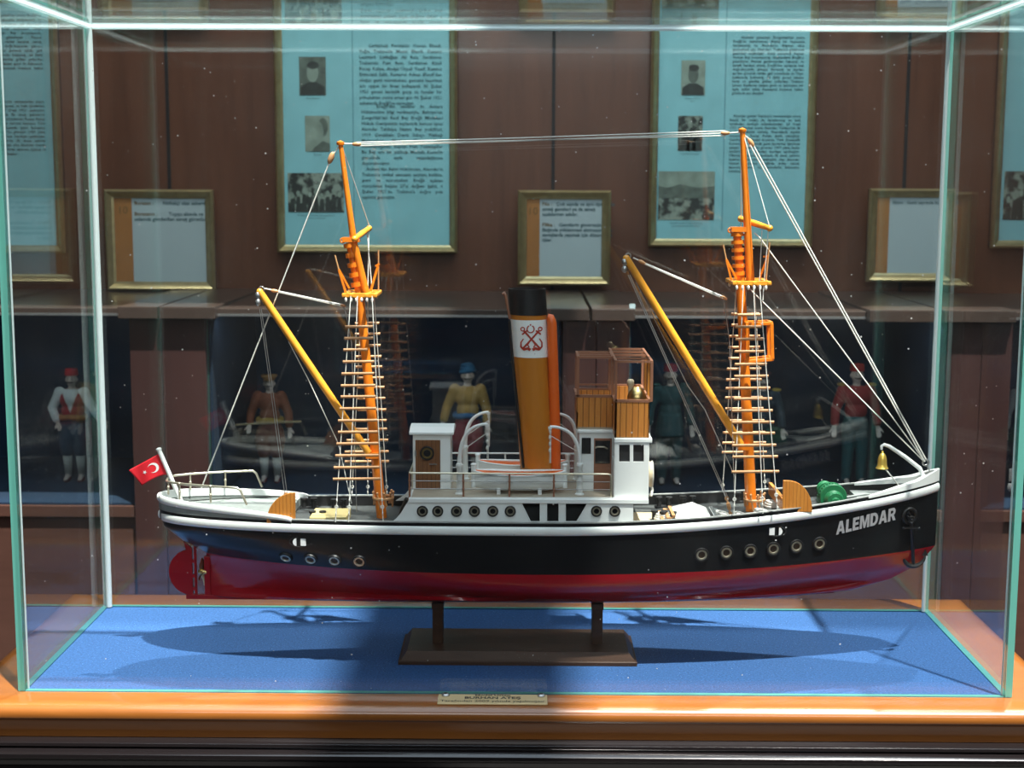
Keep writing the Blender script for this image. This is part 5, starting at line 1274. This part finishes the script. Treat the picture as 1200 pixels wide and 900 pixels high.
def figurine(x, y, hgt, label, arms, top, trouser, hat, hatkind, sash=None, vest=None, shoes=(.16, .015, .02), baggy=True, long=False, epaulette=None, turn=0, stocking=None, staff=False):
    o = empty('costumed_figurine', (x, y, ZFL), label, 'figurine', 'costumed figurines in the showcases')
    Rz = Matrix.Rotation(turn, 3, 'Z')
    def put(name, vf, m, parent=None, smooth=True):
        a = MB(); a.add([V((x, y, ZFL))+Rz @ (V(v)*hgt) for v in vf[0]], vf[1]); return a.build(name, m, parent or o, smooth=180 if smooth else None, fix=False)
    hips = [V((s*.050, 0, .50)) for s in (-1, 1)]; knees = [V((s*.058, -.008, .285)) for s in (-1, 1)]; ank = [V((s*.060, .006, .055)) for s in (-1, 1)]
    sh_ = [V((s*.108, 0, .805)) for s in (-1, 1)]
    b = MB()
    b.ell((0, .002, .925), (.048, .058, .068)); b.ell((0, -.020, .895), (.034, .036, .034)); b.ell((0, -.060, .915), (.009, .014, .013)); b.ell((0, -.052, .893), (.018, .010, .007))
    for s in (-1, 1): b.ell((s*.050, .004, .918), (.008, .013, .018))
    limb(b, [V((0, .004, .87)), V((0, .004, .82))], [.030, .034])
    b.ell((0, 0, .745), (.098, .060, .095)); b.ell((0, 0, .62), (.080, .055, .085)); b.ell((0, 0, .535), (.088, .060, .070))
    for i, s in enumerate((-1, 1)):
        limb(b, [hips[i], knees[i], ank[i]], [.052, .036, .022])
        limb(b, [ank[i], V((s*.064, -.075, .022))], [.024, .019]); b.ell((s*.062, -.02, .018), (.024, .055, .018))
        e_, w_ = V(arms[i][0]), V(arms[i][1]); limb(b, [sh_[i], e_, w_], [.036, .027, .019]); hand(b, w_, w_-e_, -s)
    body = put('body', remeshed(b, .0060, 2), SKIN); body['label'] = 'pale painted body and face'
    f = MB()
    for s in (-1, 1): f.ell((s*.018, -.050, .930), (.008, .006, .004), 8, 6); f.ell((s*.018, -.050, .945), (.013, .006, .003), 8, 6)
    put('eyes', (f.v, f.f), LASH, body)
    f = MB()
    for s in (-1, 1): limb(f, [V((0, -.062, .902)), V((s*.018, -.058, .900)), V((s*.032, -.046, .906))], [.006, .006, .003], 8)
    put('moustache', (f.v, f.f), LASH, body)
    t = MB(); t.ell((0, .002, .745), (.112, .074, .100)); t.ell((0, .002, .63), (.096, .070, .090)); t.ell((0, .002, .79), (.105, .060, .050))
    if long: t.ell((0, .002, .53), (.108, .080, .090)); t.tube([(0, 0, .60), (0, 0, .42)], [.098, .125], 20)
    for i in range(2): limb(t, [sh_[i], V(arms[i][0]), V(arms[i][0])*.22+V(arms[i][1])*.78], [.050, .040, .036])
    put('jacket' if not vest else 'shirt', remeshed(t, .009, 2), fmat(top))
    if vest:
        v_ = MB(); v_.ell((0, .004, .745), (.119, .084, .105)); v_.ell((0, .004, .64), (.103, .080, .085)); vf = remeshed(v_, .009, 2)
        keep = [f_ for f_ in vf[1] if not all(abs(vf[0][i].x) < max(0, (vf[0][i].z-.62))*.40 and vf[0][i].y < 0 for i in f_)]
        put('vest', (vf[0], keep), fmat(vest))
    if epaulette:
        for s in (-1, 1): e_ = MB(); e_.ell((s*.122, 0, .845), (.042, .045, .016)); put('epaulette', (e_.v, e_.f), fmat(epaulette))
    p = MB(); p.ell((0, 0, .535), (.104, .076, .075))
    if baggy:
        for i in range(2): limb(p, [hips[i]+V((0, 0, -.02)), (hips[i]+knees[i])/2+V(((-1, 1)[i]*.012, 0, 0)), knees[i]+V((0, 0, -.005))], [.075, .078, .062])
        p.ell((0, 0, .43), (.075, .068, .075))
    else:
        for i in range(2): limb(p, [hips[i], knees[i], ank[i]+V((0, 0, .01))], [.064, .050, .042])
    put('trousers', remeshed(p, .009, 2), fmat(trouser))
    if sash:
        s_ = MB(); s_.tube([V((.108*math.cos(t_), .080*math.sin(t_), .585+.006*math.sin(3*t_))) for t_ in [2*PI*i/28 for i in range(28)]], .024, 8, True); put('sash', (s_.v, s_.f), fmat(sash))
    if stocking:
        for i in range(2): s_ = MB(); limb(s_, [knees[i]+V((0, 0, -.03)), ank[i]], [.044, .029]); put('stocking', (s_.v, s_.f), fmat(stocking))
    for i, s in enumerate((-1, 1)):
        q_ = MB(); q_.ell((s*.063, -.030, .018), (.031, .068, .024)); q_.ell((s*.061, .006, .034), (.027, .032, .030)); put('shoe', remeshed(q_, .008, 1), fmat(shoes))
    hh = MB()
    if hatkind == 'fez':
        hh.lathe([(.058, 0), (.060, .004), (.054, .056), (.050, .060), (0, .061)], (0, .006, .957), n=24); hh.tube([(0, .006, 1.018), (.012, .020, 1.022), (.034, .044, .99)], [.004, .004, .006], 8)
    elif hatkind == 'turban':
        hh.ell((0, .006, .985), (.062, .066, .050))
        for k_ in range(3): hh.torus((0, .006, .960+.020*k_), .058-.006*k_, .017, (.15*(k_-1), .1, 1), 24, 8)
    else:
        hh.lathe([(.054, 0), (.055, .012), (.076, .034), (.072, .046), (0, .050)], (0, .006, .955), n=24); hh.ell((0, -.052, .957), (.048, .034, .006))
    hf = put('hat', (hh.v, hh.f), fmat(hat)); hf['label'] = {'fez': 'felt fez', 'turban': 'wound turban', 'cap': 'peaked cap'}[hatkind]
    if staff:
        a = MB(); a.tube([V((-.30, -.09, .55)), V((.30, -.06, .58))], .008, 8); put('sash_weapon', (a.v, a.f), fmat((.18, .14, .06)))
    s = MB(); s.lathe([(.14, 0), (.14, .012), (.12, .016), (0, .016)], (0, -.01, -.016), n=24)
    return o
YFG = 3.30
def fx(px): return at(px, 480, YFG).x
down = [((-.165, .010, .640), (-.178, -.030, .500)), ((.165, .010, .640), (.178, -.030, .500))]
wide = [((-.185, .010, .66), (-.120, -.060, .545)), ((.185, -.010, .665), (.270, -.050, .560))]
hold = [((-.175, .010, .650), (-.175, -.070, .545)), ((.170, .010, .650), (.185, -.030, .51))]
figurine(fx(85), YFG, .258, 'figurine in a red vest, white sleeves and red fez at the far left', wide, (.62, .68, .68), (.030, .060, .10), (.42, .012, .02), 'fez', sash=(.30, .14, .05), vest=(.32, .014, .02), stocking=(.42, .44, .42))
figurine(fx(316), YFG, .250, 'figurine in a brown jacket with a yellow sash, seen above the stern reflection', hold, (.20, .060, .030), (.12, .032, .022), (.30, .16, .06), 'cap', sash=(.34, .22, .05), stocking=(.45, .45, .42), staff=True)
figurine(fx(548), YFG, .272, 'figurine in a tan jacket and blue turban, behind the left lifeboat davits', [((-.175, .010, .655), (-.205, -.05, .53)), ((.160, .010, .64), (.165, -.03, .50))], (.40, .24, .07), (.22, .02, .035), (.012, .095, .20), 'turban', sash=(.03, .11, .24))
figurine(fx(785), YFG, .275, 'figurine in a long teal uniform and red fez, right of the wheelhouse', down, (.018, .070, .080), (.018, .062, .072), (.22, .010, .02), 'fez', baggy=False, long=True, shoes=(.02, .02, .02), epaulette=(.03, .09, .09))
figurine(fx(893), YFG, .262, 'figurine with yellow epaulettes mostly hidden behind the right mast', down, (.018, .04, .06), (.02, .045, .06), (.05, .02, .03), 'cap', baggy=False, shoes=(.02, .02, .02), epaulette=(.42, .30, .05))
figurine(fx(1003), YFG, .278, 'figurine in a red jacket with yellow epaulettes and red hat, behind the bow stays', down, (.26, .028, .030), (.014, .075, .085), (.30, .02, .02), 'fez', baggy=False, shoes=(.02, .02, .02), epaulette=(.30, .20, .05))
figurine(fx(1203), YFG, .265, 'pale figurine at the extreme right edge beyond the right pillar', down, (.25, .27, .28), (.03, .04, .06), (.30, .02, .02), 'fez', baggy=True)
# ------------------------------------------------------------------ light
def sun(name, travel, e, col, ang=1.0):
    l = bpy.data.lights.new(name, 'SUN'); l.energy = e; l.color = col; l.angle = math.radians(ang)
    o = bpy.data.objects.new(name, l); C.objects.link(o); o.rotation_euler = (-V(travel)).to_track_quat('Z', 'Y').to_euler(); o.location = (0, 0, 3); return o
sun('sun', (-.20, .28, -1), 15, (1, .955, .88), 1.0)
sun('sun_reflected_by_roof', (-.20, -.38, -1), 5.8, (1, .96, .90), 1.0)
def area(name, loc, aim, sx_, sy_, e, col):
    l = bpy.data.lights.new(name, 'AREA'); l.shape = 'RECTANGLE'; l.size = sx_; l.size_y = sy_; l.energy = e; l.color = col
    o = bpy.data.objects.new(name, l); C.objects.link(o); o.location = loc; o.rotation_euler = (V(loc)-V(aim)).to_track_quat('Z', 'Y').to_euler(); return o
area('front_fill_light', (.2, -1.2, 1.42), (0, 1.7, .2), 2.6, .35, 24, (.95, .98, 1))  # unseen fill light, added to brighten front faces that lie in shade
for x_ in (-1.25, -.3, .57, 1.5): area('showcase_fill_light', (x_, YF+.05, ZT-.03), (x_, YF+.3, 0), .7, .04, .42, (.95, .98, 1))  # invented fill lights inside the showcases, added to brighten the figurines
area('wall_fill_light', (-.75, 2.75, 2.0), (-.75, 3.6, .7), 1.3, .15, 9, (1, .97, .92)); area('wall_fill_light', (.75, 2.75, 2.0), (.75, 3.6, .7), 1.3, .15, 9, (1, .97, .92))  # unseen overhead area lights, added to brighten the posters and back wall
w = bpy.data.worlds.new('sky'); bpy.context.scene.world = w; w.use_nodes = True; nt = w.node_tree
bg = nt.nodes['Background']; bg.inputs[0].default_value = (.72, .86, 1.0, 1); bg.inputs[1].default_value = 2.4
sc = bpy.context.scene
sc.view_settings.view_transform = 'Standard'; sc.view_settings.look = 'None'; sc.view_settings.gamma = 1; sc.view_settings.use_curve_mapping = False
sc.view_settings.exposure = 0
cy = sc.cycles
cy.max_bounces = 12; cy.diffuse_bounces = 4; cy.glossy_bounces = 6; cy.transparent_max_bounces = 40; cy.transmission_bounces = 6
cy.caustics_reflective = False; cy.caustics_refractive = False; cy.sample_clamp_indirect = 4.0
cy.use_denoising = True
